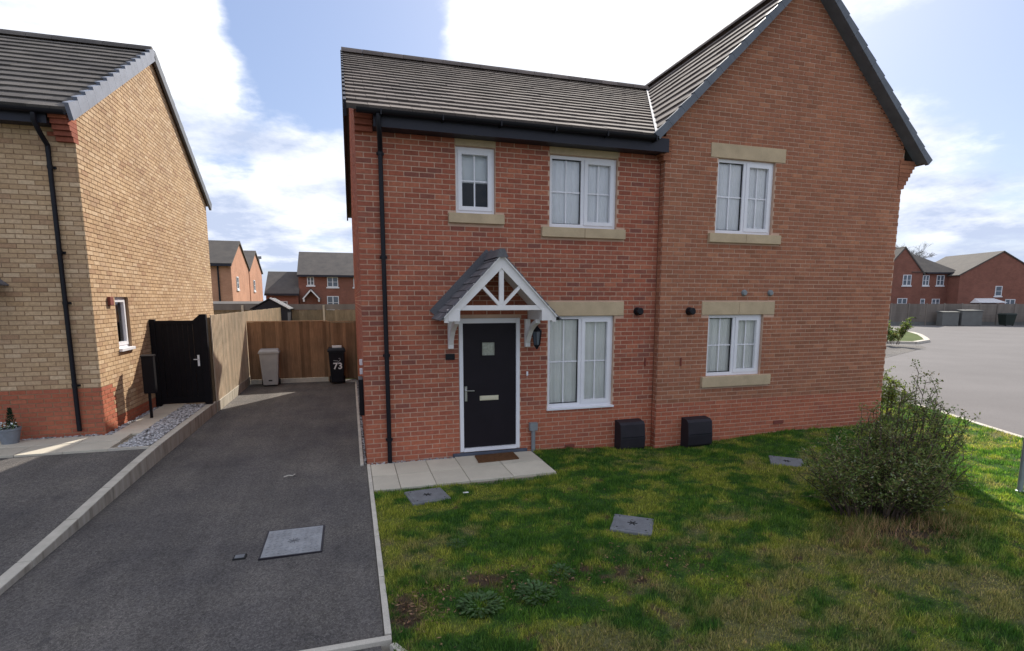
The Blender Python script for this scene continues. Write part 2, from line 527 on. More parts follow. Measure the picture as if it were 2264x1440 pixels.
class MB:
    def __init__(self):
        self.v = []
        self.f = []
        self.mi = []

    def poly(self, pts, m=0):
        i = len(self.v)
        self.v += [tuple(p) for p in pts]
        self.f.append(tuple(range(i, i + len(pts))))
        self.mi.append(m)
        return self

    def hexa(self, p, m=0, skip=()):
        """p: 8 corners, 0-3 bottom ring, 4-7 top ring"""
        i = len(self.v)
        self.v += [tuple(q) for q in p]
        fs = [(0, 3, 2, 1), (4, 5, 6, 7), (0, 1, 5, 4), (1, 2, 6, 5), (2, 3, 7, 6), (3, 0, 4, 7)]
        for k, q in enumerate(fs):
            if k in skip:
                continue
            self.f.append(tuple(i + a for a in q))
            self.mi.append(m)
        return self

    def box(self, x0, x1, y0, y1, z0, z1, m=0):
        return self.hexa([(x0, y0, z0), (x1, y0, z0), (x1, y1, z0), (x0, y1, z0), (x0, y0, z1), (x1, y0, z1), (x1, y1, z1), (x0, y1, z1)], m)

    def bar(self, a, b, w, h, up=(0, 0, 1), m=0):
        """beam from a to b, w across, h along up"""
        a = V(a)
        b = V(b)
        d = (b - a).normalized()
        s = d.cross(V(up)).normalized()
        u = s.cross(d).normalized()
        s *= w / 2
        u *= h / 2
        return self.hexa([a - s - u, a + s - u, b + s - u, b - s - u, a - s + u, a + s + u, b + s + u, b - s + u], m)

    def tube(self, pts, r, n=8, m=0, cap=True):
        pts = [V(p) for p in pts]
        rs = r if isinstance(r, (list, tuple)) else [r] * len(pts)
        base = len(self.v)
        for k, p in enumerate(pts):
            d = (pts[min(k + 1, len(pts) - 1)] - pts[max(k - 1, 0)]).normalized()
            a = d.cross(V((0.13, 0.31, 0.94)))
            if a.length < 0.1:
                a = d.cross(V((1, 0.2, 0)))
            a.normalize()
            b = d.cross(a)
            for j in range(n):
                t_ = 2 * math.pi * j / n
                self.v.append(tuple(p + (a * math.cos(t_) + b * math.sin(t_)) * rs[k]))
        for k in range(len(pts) - 1):
            for j in range(n):
                j2 = (j + 1) % n
                self.f.append((base + k * n + j, base + k * n + j2, base + (k + 1) * n + j2, base + (k + 1) * n + j))
                self.mi.append(m)
        if cap:
            self.f.append(tuple(base + j for j in range(n))[::-1])
            self.f.append(tuple(base + (len(pts) - 1) * n + j for j in range(n)))
            self.mi += [m, m]
        return self

    def lathe(self, c, prof, n=14, axis='z', m=0):
        """profile [(r, h)] turned about axis through c"""
        base = len(self.v)
        c = V(c)
        for r, h in prof:
            for j in range(n):
                t_ = 2 * math.pi * j / n
                q = (r * math.cos(t_), r * math.sin(t_), h)
                if axis == 'y':
                    q = (q[0], -q[2], q[1])
                elif axis == 'x':
                    q = (-q[2], q[0], q[1])
                self.v.append(tuple(c + V(q)))
        for k in range(len(prof) - 1):
            for j in range(n):
                j2 = (j + 1) % n
                self.f.append((base + k * n + j, base + k * n + j2, base + (k + 1) * n + j2, base + (k + 1) * n + j))
                self.mi.append(m)
        self.f.append(tuple(base + j for j in range(n))[::-1])
        self.f.append(tuple(base + (len(prof) - 1) * n + j for j in range(n)))
        self.mi += [m, m]
        return self

    def build(self, name, mat, parent=None, origin=None, smooth=False, bevel=0.0):
        off = ORG[parent] if parent is not None else V(origin or (0, 0, 0))
        me = bpy.data.meshes.new(name)
        me.from_pydata([(a - off.x, b - off.y, c - off.z) for a, b, c in self.v], [], self.f)
        ms = mat if isinstance(mat, (list, tuple)) else [mat]
        for m_ in ms:
            me.materials.append(MATS[m_])
        if len(ms) > 1:
            me.polygons.foreach_set('material_index', self.mi)
        if bevel:
            bm = bmesh.new()
            bm.from_mesh(me)
            bmesh.ops.recalc_face_normals(bm, faces=bm.faces)
            bmesh.ops.bevel(bm, geom=bm.edges[:], offset=bevel, segments=2, affect='EDGES', profile=0.6, clamp_overlap=True)
            bm.to_mesh(me)
            bm.free()
        if smooth:
            me.polygons.foreach_set('use_smooth', [True] * len(me.polygons))
            try:
                me.set_sharp_from_angle(angle=R(40))
            except Exception:
                pass
        me.update()
        o = bpy.data.objects.new(name, me)
        COL.objects.link(o)
        if parent is not None:
            o.parent = parent
        else:
            o.location = off
        ORG[o] = off
        return o


class Face:
    """a wall plane: origin O, direction U along it, outward normal N, z up"""

    def __init__(self, O, U, N):
        self.O = V(O)
        self.U = V(U)
        self.N = V(N)

    def P(self, u, z, n=0.0):
        return self.O + self.U * u + V((0, 0, z)) + self.N * n

    def box(self, mb, u0, u1, z0, z1, n0, n1, m=0):
        P = self.P
        return mb.hexa([P(u0, z0, n1), P(u1, z0, n1), P(u1, z0, n0), P(u0, z0, n0), P(u0, z1, n1), P(u1, z1, n1), P(u1, z1, n0), P(u0, z1, n0)], m)


CAM = V((0, 0, 2.5))
CH, JT, BL = 0.075, 0.0140, 0.225


def cut(iv, holes):
    for a, b in holes:
        out = []
        for lo, hi in iv:
            if b <= lo or a >= hi:
                out.append((lo, hi))
            else:
                if a - lo > 0.02:
                    out.append((lo, a))
                if hi - b > 0.02:
                    out.append((b, hi))
        iv = out
    return iv


class Brickwork:
    """collects the bricks of one house; the 300 that show largest become objects, the rest one mesh"""

    def __init__(self):
        self.items = []

    def lay(self, face, wall, z0, z1, span, holes, mat, first=True, thick=0.015):
        k = 0
        z = z0
        while z < z1 - 0.02:
            zt = z + CH - JT
            zm = (z + zt) / 2
            lo_m, hi_m = span(zm)
            hs = [(a - JT * 0.6, b + JT * 0.6) for a, b, c, d in holes if c - 0.012 < zm < d + 0.012]
            for lo, hi in cut([(lo_m, hi_m)], hs):
                off = (BL / 2) * (k % 2)
                m0 = math.floor((lo - off) / BL)
                m1 = math.ceil((hi - off) / BL)
                for m_ in range(m0, m1 + 1):
                    b0 = m_ * BL + off
                    b1 = b0 + BL - JT
                    c0, c1 = max(b0, lo), min(b1, hi)
                    if c1 - c0 < 0.018:
                        continue
                    full = (c0 == b0 and c1 == b1)
                    bl, br, tl, tr_ = c0, c1, c0, c1
                    if c0 == lo == lo_m:
                        bl, tl = span(z)[0], min(span(zt)[0], c1 - 0.005)
                        full = full and abs(bl - tl) < 1e-6
                    if c1 == hi == hi_m:
                        br, tr_ = span(z)[1], max(span(zt)[1], c0 + 0.005)
                        full = full and abs(br - tr_) < 1e-6
                    self.items.append((face, wall, bl, br, tl, tr_, z, zt, mat((c0 + c1) / 2, zm), full and first, thick))
            z += CH
            k += 1

    def finish(self, house, mats, limit=300):
        def size(it):
            face, wall, bl, br, tl, tr_, z, zt, m_, full, th = it
            c = face.P((bl + br) / 2, (z + zt) / 2)
            d = c - CAM
            return abs(d.dot(face.N)) / d.length ** 3
        fulls = [i for i in range(len(self.items)) if self.items[i][9]]
        fulls.sort(key=lambda i: -size(self.items[i]))
        single = set(fulls[:limit])
        mesh = {}
        rest = MB()
        rr = random.Random(3)
        for i, it in enumerate(self.items):
            face, wall, bl, br, tl, tr_, z, zt, m_, full, th = it
            out = rr.uniform(-0.0016, 0.0018)
            if i in single:
                key = (tuple(face.U), m_)
                if key not in mesh:
                    b = MB()
                    P = lambda u, zz_, nn: face.U * u + V((0, 0, zz_)) + face.N * nn
                    w, h = (BL - JT) / 2, (CH - JT) / 2
                    b.hexa([P(-w, -h, 0), P(w, -h, 0), P(w, -h, -th), P(-w, -h, -th), P(-w, h, 0), P(w, h, 0), P(w, h, -th), P(-w, h, -th)], 0, skip=(4,))
                    me = bpy.data.meshes.new('brick')
                    me.from_pydata(b.v, [], b.f)
                    me.materials.append(MATS[mats[m_]])
                    mesh[key] = me
                place('brick', mesh[key], face.P((bl + br) / 2, (z + zt) / 2, out), (0, 0, 0), wall)
            else:
                P = face.P
                rest.hexa([P(bl, z, out), P(br, z, out), P(br, z, -th), P(bl, z, -th), P(tl, zt, out), P(tr_, zt, out), P(tr_, zt, -th), P(tl, zt, -th)], m_, skip=(4,))
        o = rest.build('brickwork', mats, house)
        o['kind'] = 'stuff'
        return o


def wall_sheet(face, house, z0, span, zc, holes, mat, depth=0.11, n0=-0.006, peak=None, name='wall'):
    """mortar-coloured wall plane with openings cut out and reveals; rectangular up to zc, then the gable polygon"""
    mb = MB()
    lo, hi = span(z0)
    us = sorted(set([lo, hi] + [min(max(a, lo), hi) for h in holes for a in h[:2]]))
    zs = sorted(set([z0, zc] + [a for h in holes for a in h[2:]]))
    for i in range(len(us) - 1):
        for j in range(len(zs) - 1):
            um, zm = (us[i] + us[i + 1]) / 2, (zs[j] + zs[j + 1]) / 2
            if any(a < um < b and c < zm < d for a, b, c, d in holes):
                continue
            P = face.P
            mb.poly([P(us[i], zs[j], n0), P(us[i + 1], zs[j], n0), P(us[i + 1], zs[j + 1], n0), P(us[i], zs[j + 1], n0)])
    for a, b, c, d in holes:
        P = face.P
        for q in (((a, c), (a, d)), ((b, d), (b, c)), ((b, c), (a, c)), ((a, d), (b, d))):
            (u1, z1), (u2, z2) = q
            mb.poly([P(u1, z1, n0), P(u2, z2, n0), P(u2, z2, -depth), P(u1, z1, -depth)])
    if peak:
        mb.poly([face.P(u, z, n0) for u, z in peak])
    return mb.build(name, mat, house)


def window(house, face, u0, u1, z0, z1, split, dress='net', bars='', n0=-0.055, sill=False, sash=1):
    """uPVC casement: outer frame, a fixed light and a sash, panes, thin glazing bars and what hangs inside"""
    fw = 0.052
    mb = MB()
    a, b = n0 - 0.06, n0
    face.box(mb, u0, u1, z0, z0 + fw * 1.15, a, b)
    face.box(mb, u0, u1, z1 - fw, z1, a, b)
    face.box(mb, u0, u0 + fw, z0 + fw * 1.15, z1 - fw, a, b)
    face.box(mb, u1 - fw, u1, z0 + fw * 1.15, z1 - fw, a, b)
    lights = [(u0 + fw, u1 - fw)]
    if split:
        um = u0 + (u1 - u0) * split
        face.box(mb, um - 0.032, um + 0.032, z0 + fw * 1.15, z1 - fw, a, b)
        lights = [(u0 + fw, um - 0.032), (um + 0.032, u1 - fw)]
    w = mb.build('window', 'white_upvc', house)
    zb, zt = z0 + fw * 1.15, z1 - fw
    for k, (p, q) in enumerate(lights):
        is_sash = (k == sash) if split else True
        c = 0.012
        if is_sash:
            c = 0.050
            sb = MB()
            s0, s1 = n0 - 0.045, n0 + 0.014
            o_ = 0.010
            face.box(sb, p - o_, q + o_, zb - o_, zb + c, s0, s1)
            face.box(sb, p - o_, q + o_, zt - c, zt + o_, s0, s1)
            face.box(sb, p - o_, p + c, zb + c, zt - c, s0, s1)
            face.box(sb, q - c, q + o_, zb + c, zt - c, s0, s1)
            sb.build('sash', 'white_upvc', w)
        else:
            gb = MB()                                   # dark gasket line round the fixed pane
            s0, s1 = n0 - 0.05, n0 - 0.028
            face.box(gb, p, q, zb, zb + c, s0, s1)
            face.box(gb, p, q, zt - c, zt, s0, s1)
            face.box(gb, p, p + c, zb + c, zt - c, s0, s1)
            face.box(gb, q - c, q, zb + c, zt - c, s0, s1)
            gb.build('gasket', 'black_plastic', w)
        pb = MB()
        P = face.P
        g = n0 - 0.034
        pb.poly([P(p + c, zb + c, g), P(q - c, zb + c, g), P(q - c, zt - c, g), P(p + c, zt - c, g)])
        pb.build('pane', 'glass', w)
        if bars:
            bb = MB()
            um, zm = (p + q) / 2, (zb + zt) / 2
            hb = 0.011
            face.box(bb, um - hb, um + hb, zb + c, zt - c, g - 0.008, g + 0.004)
            face.box(bb, p + c, q - c, zm - hb, zm + hb, g - 0.0082, g + 0.0042)
            bb.build('glazing_bar', 'white_upvc', w)
    if sill:
        sb = MB()
        face.box(sb, u0 - 0.02, u1 + 0.02, z0 - 0.035, z0 - 0.001, n0 - 0.05, 0.035)
        sb.build('window_sill', 'white_upvc', w, bevel=0.006)

    def pleats(ua, ub, za, zb_, n_, amp, per, mat, nm):
        m = max(8, int((ub - ua) / per * 8))
        cb = MB()
        row = []
        for i in range(m + 1):
            u = ua + (ub - ua) * i / m
            ph = 2 * math.pi * (u - ua) / per
            row.append((u, n_ + amp * math.sin(ph) + amp * 0.6 * math.sin(ph * 0.43 + 1)))
        i0 = len(cb.v)
        for u, nn in row:
            cb.v.append(tuple(face.P(u, za, nn)))
            cb.v.append(tuple(face.P(u, zb_, nn)))
        for i in range(m):
            cb.f.append((i0 + 2 * i, i0 + 2 * i + 2, i0 + 2 * i + 3, i0 + 2 * i + 1))
            cb.mi.append(0)
        cb.build(nm, mat, w, smooth=True)
    if dress == 'net':
        pleats(u0 - 0.05, u1 + 0.05, z0 - 0.05, z1 + 0.05, n0 - 0.066, 0.005, 0.085, 'net', 'net_curtain')
    elif dress == 'curtain':
        pleats(u0 - 0.05, u1 + 0.05, z0 - 0.05, z1 + 0.05, n0 - 0.072, 0.009, 0.10, 'curtain', 'curtain')
    elif dress == 'blind':
        bb = MB()
        zm = z0 + (z1 - z0) * 0.52
        face.box(bb, u0 + 0.02, u1 - 0.02, zm, z1, n0 - 0.115, n0 - 0.105)
        face.box(bb, u0 + 0.02, u1 - 0.02, zm - 0.03, zm, n0 - 0.12, n0 - 0.10)
        bb.build('roller_blind', 'roller_blind', w)
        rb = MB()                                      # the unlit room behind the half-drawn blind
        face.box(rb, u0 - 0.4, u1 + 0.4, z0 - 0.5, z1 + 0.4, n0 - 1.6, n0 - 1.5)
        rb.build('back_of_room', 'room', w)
    return w


def slab_block(house, face, u0, u1, z0, z1, n0, n1, name, mat='cast_stone', joint=False):
    mb = MB()
    if joint:
        um = (u0 + u1) / 2
        face.box(mb, u0, um - 0.003, z0, z1, n0, n1)
        face.box(mb, um + 0.003, u1, z0, z1, n0, n1)
    else:
        face.box(mb, u0, u1, z0, z1, n0, n1)
    return mb.build(name, mat, house, bevel=0.005)


class Slope:
    """a roof plane: origin O at the eave, U along the eave, V up the slope, N outward"""

    def __init__(self, O, U, Vv):
        self.O = V(O)
        self.U = V(U).normalized()
        self.V = V(Vv).normalized()
        n = self.U.cross(self.V)
        if n.z < 0:
            n = -n
        self.N = n

    def P(self, u, v, n=0.0):
        return self.O + self.U * u + self.V * v + self.N * n


def tile_roof(house, roof, sl, length, umin, umax, gauge=0.33, width=0.30, mat='roof_tile', tail=0.038, limit=300, lap=0.05, order=None, singles=True):
    """rows of flat tiles, each with a raised tail; the tiles that show largest are objects"""
    rows = int(round(length / gauge))
    g = length / rows
    items = []
    for i in range(rows):
        v0, v1 = i * g, (i + 1) * g + (lap if i < rows - 1 else 0)
        off = width / 2 * (i % 2)
        a0, a1, b0, b1 = umin(v0), umin(v1), umax(v0), umax(v1)
        lo, hi = min(a0, a1), max(b0, b1)
        m = math.floor((lo - off) / width)
        while m * width + off < hi:
            u0, u1 = m * width + off, (m + 1) * width + off - 0.005
            m += 1
            l0, l1 = max(u0, a0), max(u0, a1)
            r0, r1 = min(u1, b0), min(u1, b1)
            if r0 - l0 < 0.02 and r1 - l1 < 0.02:
                continue
            l0, l1 = min(l0, r0 - 0.004), min(l1, r1 - 0.004)
            full = (l0 == l1 == u0 and r0 == r1 == u1 and i < rows - 1)
            items.append((l0, r0, l1, r1, v0, v1, full))
    def size(it):
        c = sl.P((it[0] + it[1]) / 2, it[4])
        d = c - CAM
        return abs(d.dot(sl.N)) / d.length ** 3
    idx = [i for i in range(len(items)) if items[i][6]] if singles else []
    idx.sort(key=lambda i: -size(items[i]))
    single = set(idx[:limit])
    rest = MB()
    me = None
    rr = random.Random(11)

    def geo(mb, P, l0, r0, l1, r1, v0, v1, dn):
        i = len(mb.v)
        for u, v, nn in ((l0, v0, 0.0), (r0, v0, 0.0), (l0, v0, tail + dn), (r0, v0, tail + dn), (l1, v1, 0.006), (r1, v1, 0.006)):
            mb.v.append(tuple(P(u, v, nn)))
        for q in ((0, 1, 3, 2), (2, 3, 5, 4), (0, 2, 4), (1, 5, 3)):
            mb.f.append(tuple(i + a for a in q))
            mb.mi.append(0)
    for i, it in enumerate(items):
        l0, r0, l1, r1, v0, v1, full = it
        dn = rr.uniform(-0.002, 0.003)
        if i in single:
            if me is None:
                b = MB()
                geo(b, lambda u, v, nn: sl.U * u + sl.V * v + sl.N * nn, 0, width - 0.005, 0, width - 0.005, 0, v1 - v0, 0)
                me = bpy.data.meshes.new('roof_tile')
                me.from_pydata(b.v, [], b.f)
                me.materials.append(MATS[mat])
            place('roof_tile', me, sl.P(l0, v0, dn), None, roof)
        else:
            geo(rest, sl.P, l0, r0, l1, r1, v0, v1, dn)
    if rest.f:
        o = rest.build('tiling', mat, roof)
        o['kind'] = 'stuff'


def deck(mb, pts, n, th=0.03):
    """thick sheet below the tiles"""
    pts = [V(p) for p in pts]
    n = V(n)
    lo = [p - n * th for p in pts]
    mb.poly(pts)
    mb.poly(lo[::-1])
    k = len(pts)
    for i in range(k):
        j = (i + 1) % k
        mb.poly([pts[i], lo[i], lo[j], pts[j]])


def ridge_tiles(roof, a, b, r=0.12, step=0.45, mat='roof_tile'):
    a, b = V(a), V(b)
    d = (b - a).normalized()
    L = (b - a).length
    nseg = max(1, int(round(L / step)))
    st = L / nseg
    s = V((d.y, -d.x, 0))
    mb = MB()
    prof = [(-r * 1.05, -r * 0.62), (-r * 0.75, -0.01), (-r * 0.3, r * 0.36), (r * 0.3, r * 0.36), (r * 0.75, -0.01), (r * 1.05, -r * 0.62)]
    for e, k in ((0.0, 1.0), (st - 0.006, 0.97)):
        for u, z in prof:
            mb.v.append(tuple(d * e + s * (u * k) + V((0, 0, z * k))))
    for i in range(5):
        mb.f.append((i, i + 1, 7 + i, 6 + i))
        mb.mi.append(0)
    mb.poly([mb.v[i] for i in range(6)])
    mb.poly([mb.v[6 + i] for i in range(6)][::-1])
    me = bpy.data.meshes.new('ridge_tile')
    me.from_pydata(mb.v, [], mb.f)
    me.materials.append(MATS[mat])
    for k in range(nseg):
        place('ridge_tile', me, a + d * (st * k), None, roof)


def verge(roof, p0, p1, out, n=14, h=0.13, w=0.05, mat='verge_dark', lip=0.06, stp=0.022):
    """stepped dry-verge caps running up from p0 to p1 along the roof edge; out points away from the roof"""
    p0, p1, out = V(p0), V(p1), V(out)
    d = (p1 - p0) / n
    dn = d.normalized()
    nn = out.cross(dn)
    if nn.z < 0:
        nn = -nn
    mb = MB()
    L = d.length
    q = []
    for v, k in ((0.0, stp), (L - 0.004, 0.0)):
        q.append([out * w + dn * v + nn * (-h), out * w + dn * v + nn * (0.055 + k), -out * lip + dn * v + nn * (0.055 + k), -out * lip + dn * v + nn * (0.04 + k)])
    a, b = q
    mb.hexa([a[0], a[0] - out * (w + 0.01), b[0] - out * (w + 0.01), b[0], a[1], a[1] - out * (w + 0.01), b[1] - out * (w + 0.01), b[1]])
    mb.hexa([a[1] - out * (w + 0.01) - nn * 0.02, a[2] - nn * 0.02, b[2] - nn * 0.02, b[1] - out * (w + 0.01) - nn * 0.02, a[1] - out * (w + 0.01), a[2], b[2], b[1] - out * (w + 0.01)])
    me = bpy.data.meshes.new('verge_cap')
    me.from_pydata(mb.v, [], mb.f)
    me.materials.append(MATS[mat])
    for k in range(n):
        place('verge_cap', me, p0 + d * k, None, roof)


def gutter(house, a, b, r=0.058, mat='black_plastic'):
    a, b = V(a), V(b)
    d = (b - a).normalized()
    s = V((d.y, -d.x, 0))
    mb = MB()
    m = 8
    for p in (a, b):
        for rad in (r, r - 0.006):
            for i in range(m + 1):
                t_ = math.pi * i / m
                mb.v.append(tuple(p + s * (math.cos(t_) * rad) - V((0, 0, math.sin(t_) * rad))))
    k = m + 1
    for i in range(m):
        mb.f.append((i, i + 1, 2 * k + i + 1, 2 * k + i))
        mb.f.append((k + i, 3 * k + i, 3 * k + i + 1, k + i + 1))
        mb.f.append((i, k + i, k + i + 1, i + 1))
        mb.f.append((2 * k + i, 2 * k + i + 1, 3 * k + i + 1, 3 * k + i))
        mb.mi += [0] * 4
    for i in (0, m):
        mb.f.append((i, 2 * k + i, 3 * k + i, k + i))
        mb.mi.append(0)
    return mb.build('gutter', mat, house, smooth=True)


def vnoise(x, y, seed=0):
    """value noise on numpy arrays"""
    r = np.random.default_rng(seed).random((64, 64))
    xi, yi = np.floor(x).astype(int), np.floor(y).astype(int)
    fx, fy = x - xi, y - yi
    fx, fy = fx * fx * (3 - 2 * fx), fy * fy * (3 - 2 * fy)
    g = lambda a, b: r[a % 64, b % 64]
    return (g(xi, yi) * (1 - fx) + g(xi + 1, yi) * fx) * (1 - fy) + (g(xi, yi + 1) * (1 - fx) + g(xi + 1, yi + 1) * fx) * fy


def fbm(x, y, seed=0, o=4):
    s, a, n_ = 0, 1.0, 0
    for k in range(o):
        s = s + a * vnoise(x * 2 ** k + 3.1 * k, y * 2 ** k + 7.7 * k, seed + k)
        n_ += a
        a *= 0.55
    return s / n_


def np_mesh(name, verts, faces, mats, parent=None, loc=(0, 0, 0), tint=None, mi=None):
    """verts (n,3), faces (m,k) numpy -> object"""
    me = bpy.data.meshes.new(name)
    nv, (nf, k) = len(verts), faces.shape
    me.vertices.add(nv)
    me.vertices.foreach_set('co', np.asarray(verts, np.float32).ravel())
    me.loops.add(nf * k)
    me.loops.foreach_set('vertex_index', faces.astype(np.int32).ravel())
    me.polygons.add(nf)
    me.polygons.foreach_set('loop_start', np.arange(0, nf * k, k, dtype=np.int32))
    for m_ in (mats if isinstance(mats, (list, tuple)) else [mats]):
        me.materials.append(MATS[m_])
    if mi is not None:
        me.polygons.foreach_set('material_index', np.asarray(mi, np.int32))
    if tint is not None:
        a = me.attributes.new('tint', 'FLOAT_COLOR', 'POINT')
        c = np.ones((nv, 4), np.float32)
        c[:, :3] = tint
        a.data.foreach_set('color', c.ravel())
    me.update(calc_edges=True)
    me.validate()
    o = bpy.data.objects.new(name, me)
    COL.objects.link(o)
    o.location = loc
    if parent is not None:
        o.parent = parent
    ORG[o] = V(loc)
    return o

# ================================================================== SETTING: ground, roads, lawn
mb = MB()
mb.poly([(-300, -300, -0.20), (300, -300, -0.20), (300, 300, -0.20), (-300, 300, -0.20)])
struct(mb.build('ground', 'far_ground'))

KERB = [(9.3, 1.0), (10.1, 2.8), (11.0, 4.83), (11.76, 6.53), (12.14, 7.39), (12.53, 8.25), (12.92, 9.05), (13.16, 10.3), (13.25, 12.0), (13.3, 16.0), (13.6, 20.0), (15.0, 26.0)]


def kerb_x(y):
    ys = [p[1] for p in KERB]
    return float(np.interp(y, ys, [p[0] for p in KERB]))


mb = MB()      # street behind the camera and the turning area on the right, one sheet
mb.poly([(-60, -7, -0.11), (120, -30, -0.11), (120, 45, -0.11), (62, 62, -0.11), (30, 48, -0.11)] + [(x + 0.01, y, -0.11) for x, y in KERB[::-1]] + [(8.6, 0.4, -0.11), (-60, 0.4, -0.11)])
struct(mb.build('road', 'road_asphalt'))

# kerb stones along the lawn on the right
rk = struct(bpy.data.objects.new('road_kerb', None))
COL.objects.link(rk)
ORG[rk] = V((0, 0, 0))
pl = []
for (x0, y0), (x1, y1) in zip(KERB[:-1], KERB[1:]):
    L = math.hypot(x1 - x0, y1 - y0)
    k = max(1, int(round(L / 0.9)))
    for i in range(k):
        a = V((x0 + (x1 - x0) * i / k, y0 + (y1 - y0) * i / k, -0.06))
        b = V((x0 + (x1 - x0) * (i + 1) / k, y0 + (y1 - y0) * (i + 1) / k, -0.06))
        d = (b - a).normalized()
        MB().bar(a + d * 0.004, b - d * 0.004, 0.125, 0.13).build('kerb_stone', 'edging', rk)

# our driveway
mb = MB()
gx, gy = np.linspace(-2.95, 0.15, 12), np.linspace(3.83, 17.75, 40)
for i in range(11):
    for j in range(39):
        h = lambda a, b: (a, b, 0.008 * math.sin(a * 1.9 + b * 0.7) * math.sin(b * 0.9))
        mb.poly([h(gx[i], gy[j]), h(gx[i + 1], gy[j]), h(gx[i + 1], gy[j + 1]), h(gx[i], gy[j + 1])])
struct(mb.build('driveway', 'asphalt'))
mb = MB()
mb.poly([(-14, 0.5, -0.03), (0.6, 0.5, -0.03), (0.12, 3.76, -0.012), (-14, 3.76, -0.012)])
struct(mb.build('pavement', 'asphalt'))


def kz(y):
    """top of the retaining kerb between the two driveways"""
    t_ = min(1, max(0, (y - 4.6) / 5.4))
    return 0.05 + 0.20 * t_ * t_ * (3 - 2 * t_)


mb = MB()      # neighbour's driveway climbs towards the house
ys = np.linspace(2.0, 9.42, 16)
for j in range(15):
    a, b = ys[j], ys[j + 1]
    za, zb = kz(a) - 0.03, kz(b) - 0.03
    mb.poly([(-12, a, za + 0.03), (-3.075, a, za), (-3.075, b, zb), (-12, b, zb + 0.03)])
struct(mb.build('neighbour_driveway', 'asphalt'))
mb = MB()      # bed under the neighbour's path
mb.poly([(-12, 9.40, 0.225), (-3.075, 9.40, 0.215), (-3.075, 13.4, 0.225), (-12, 13.4, 0.235)])
mb.poly([(-12, 13.4, 0.25), (-2.98, 13.4, 0.25), (-2.98, 32.0, 0.25), (-12, 32.0, 0.25)])
struct(mb.build('neighbour_ground', 'slab_bed'))
mb = MB()      # yard behind our cross fence
mb.poly([(-2.94, 17.75, 0.02), (12, 17.75, 0.02), (12, 40, 0.05), (-2.94, 40, 0.05)])
struct(mb.build('back_garden', 'far_ground'))

# retaining kerb, stone by stone
kr = thing('retaining_kerb', 'stained pale concrete retaining kerb between the two driveways', 'kerb', (-3.01, 9, 0))
y = 2.2
while y < 13.25:
    y1 = min(y + 0.915, 13.3)
    za, zb = kz(y), kz(y1)
    m = MB()
    x0, x1 = -3.075, -2.95
    ya, yb = y + 0.003, y1 - 0.003
    m.hexa([(x0, ya, -0.1), (x1, ya, -0.1), (x1, yb, -0.1), (x0, yb, -0.1), (x0, ya, za), (x1, ya, za), (x1, yb, zb), (x0, yb, zb)])
    m.build('kerb_stone', 'kerb_concrete', kr, bevel=0.012)
    y = y1


def edging_run(name, label, pts, w, h, step=0.91, top=0.0):
    t_ = thing(name, label, 'edging', (pts[0][0], pts[0][1], 0))
    for (xa, ya), (xb, yb) in zip(pts[:-1], pts[1:]):
        L = math.hypot(xb - xa, yb - ya)
        k = max(1, int(round(L / step)))
        for i in range(k):
            a = V((xa + (xb - xa) * i / k, ya + (yb - ya) * i / k, top - h / 2 + random.uniform(-0.003, 0.003)))
            b = V((xa + (xb - xa) * (i + 1) / k, ya + (yb - ya) * (i + 1) / k, a.z + random.uniform(-0.003, 0.003)))
            d = (b - a).normalized()
            MB().bar(a + d * 0.003, b - d * 0.003, w, h).build('edging_stone', 'edging', t_, bevel=0.006)


edging_run('driveway_edging', 'narrow pale concrete edging between our driveway and the lawn', [(0.180, 3.835), (0.180, 8.24)], 0.05, 0.15, top=0.028)
edging_run('wall_edging', 'pale concrete edging along the foot of the brick house side wall', [(0.085, 8.25), (0.085, 17.4)], 0.05, 0.15, top=0.026)
edging_run('pavement_edging', 'pale concrete edging across the foot of the driveway', [(-6.0, 3.795), (0.205, 3.795)], 0.06, 0.15, top=0.020)
edging_run('footpath_edging', 'short pale edging angling away at the lawn corner', [(0.20, 3.74), (0.52, 3.20), (0.7, 2.4)], 0.05, 0.15, top=0.012)

# ---- lawn
COVERS = [((0.86, 6.67), 0.25, 8, 0.055), ((2.94, 5.12), 0.225, -34, 0.03), ((6.47, 6.60), 0.24, -38, 0.0)]
BUSH = (5.95, 4.62)


def lawn_z(x, y):
    z = 0.005 - 0.115 * np.exp(-((x - 5.5) / 1.5) ** 2 - ((y - 8.2) / 1.6) ** 2)
    z = z + 0.045 * (fbm(x * 0.9, y * 0.9, 5) - 0.5) + 0.05 * (fbm(x * 3.2, y * 3.2, 9) - 0.5)
    edge = np.clip((x - 0.2) / 0.5, 0, 1)
    z = z * (0.35 + 0.65 * edge)
    on_slab = ((x < 2.83) & (y > 7.0))
    z = np.where(on_slab, -0.06, z)
    kx = np.interp(y, [p[1] for p in KERB], [p[0] for p in KERB])
    return np.where(kx - x < 0.5, z * np.clip((kx - x) / 0.5, 0, 1), z)


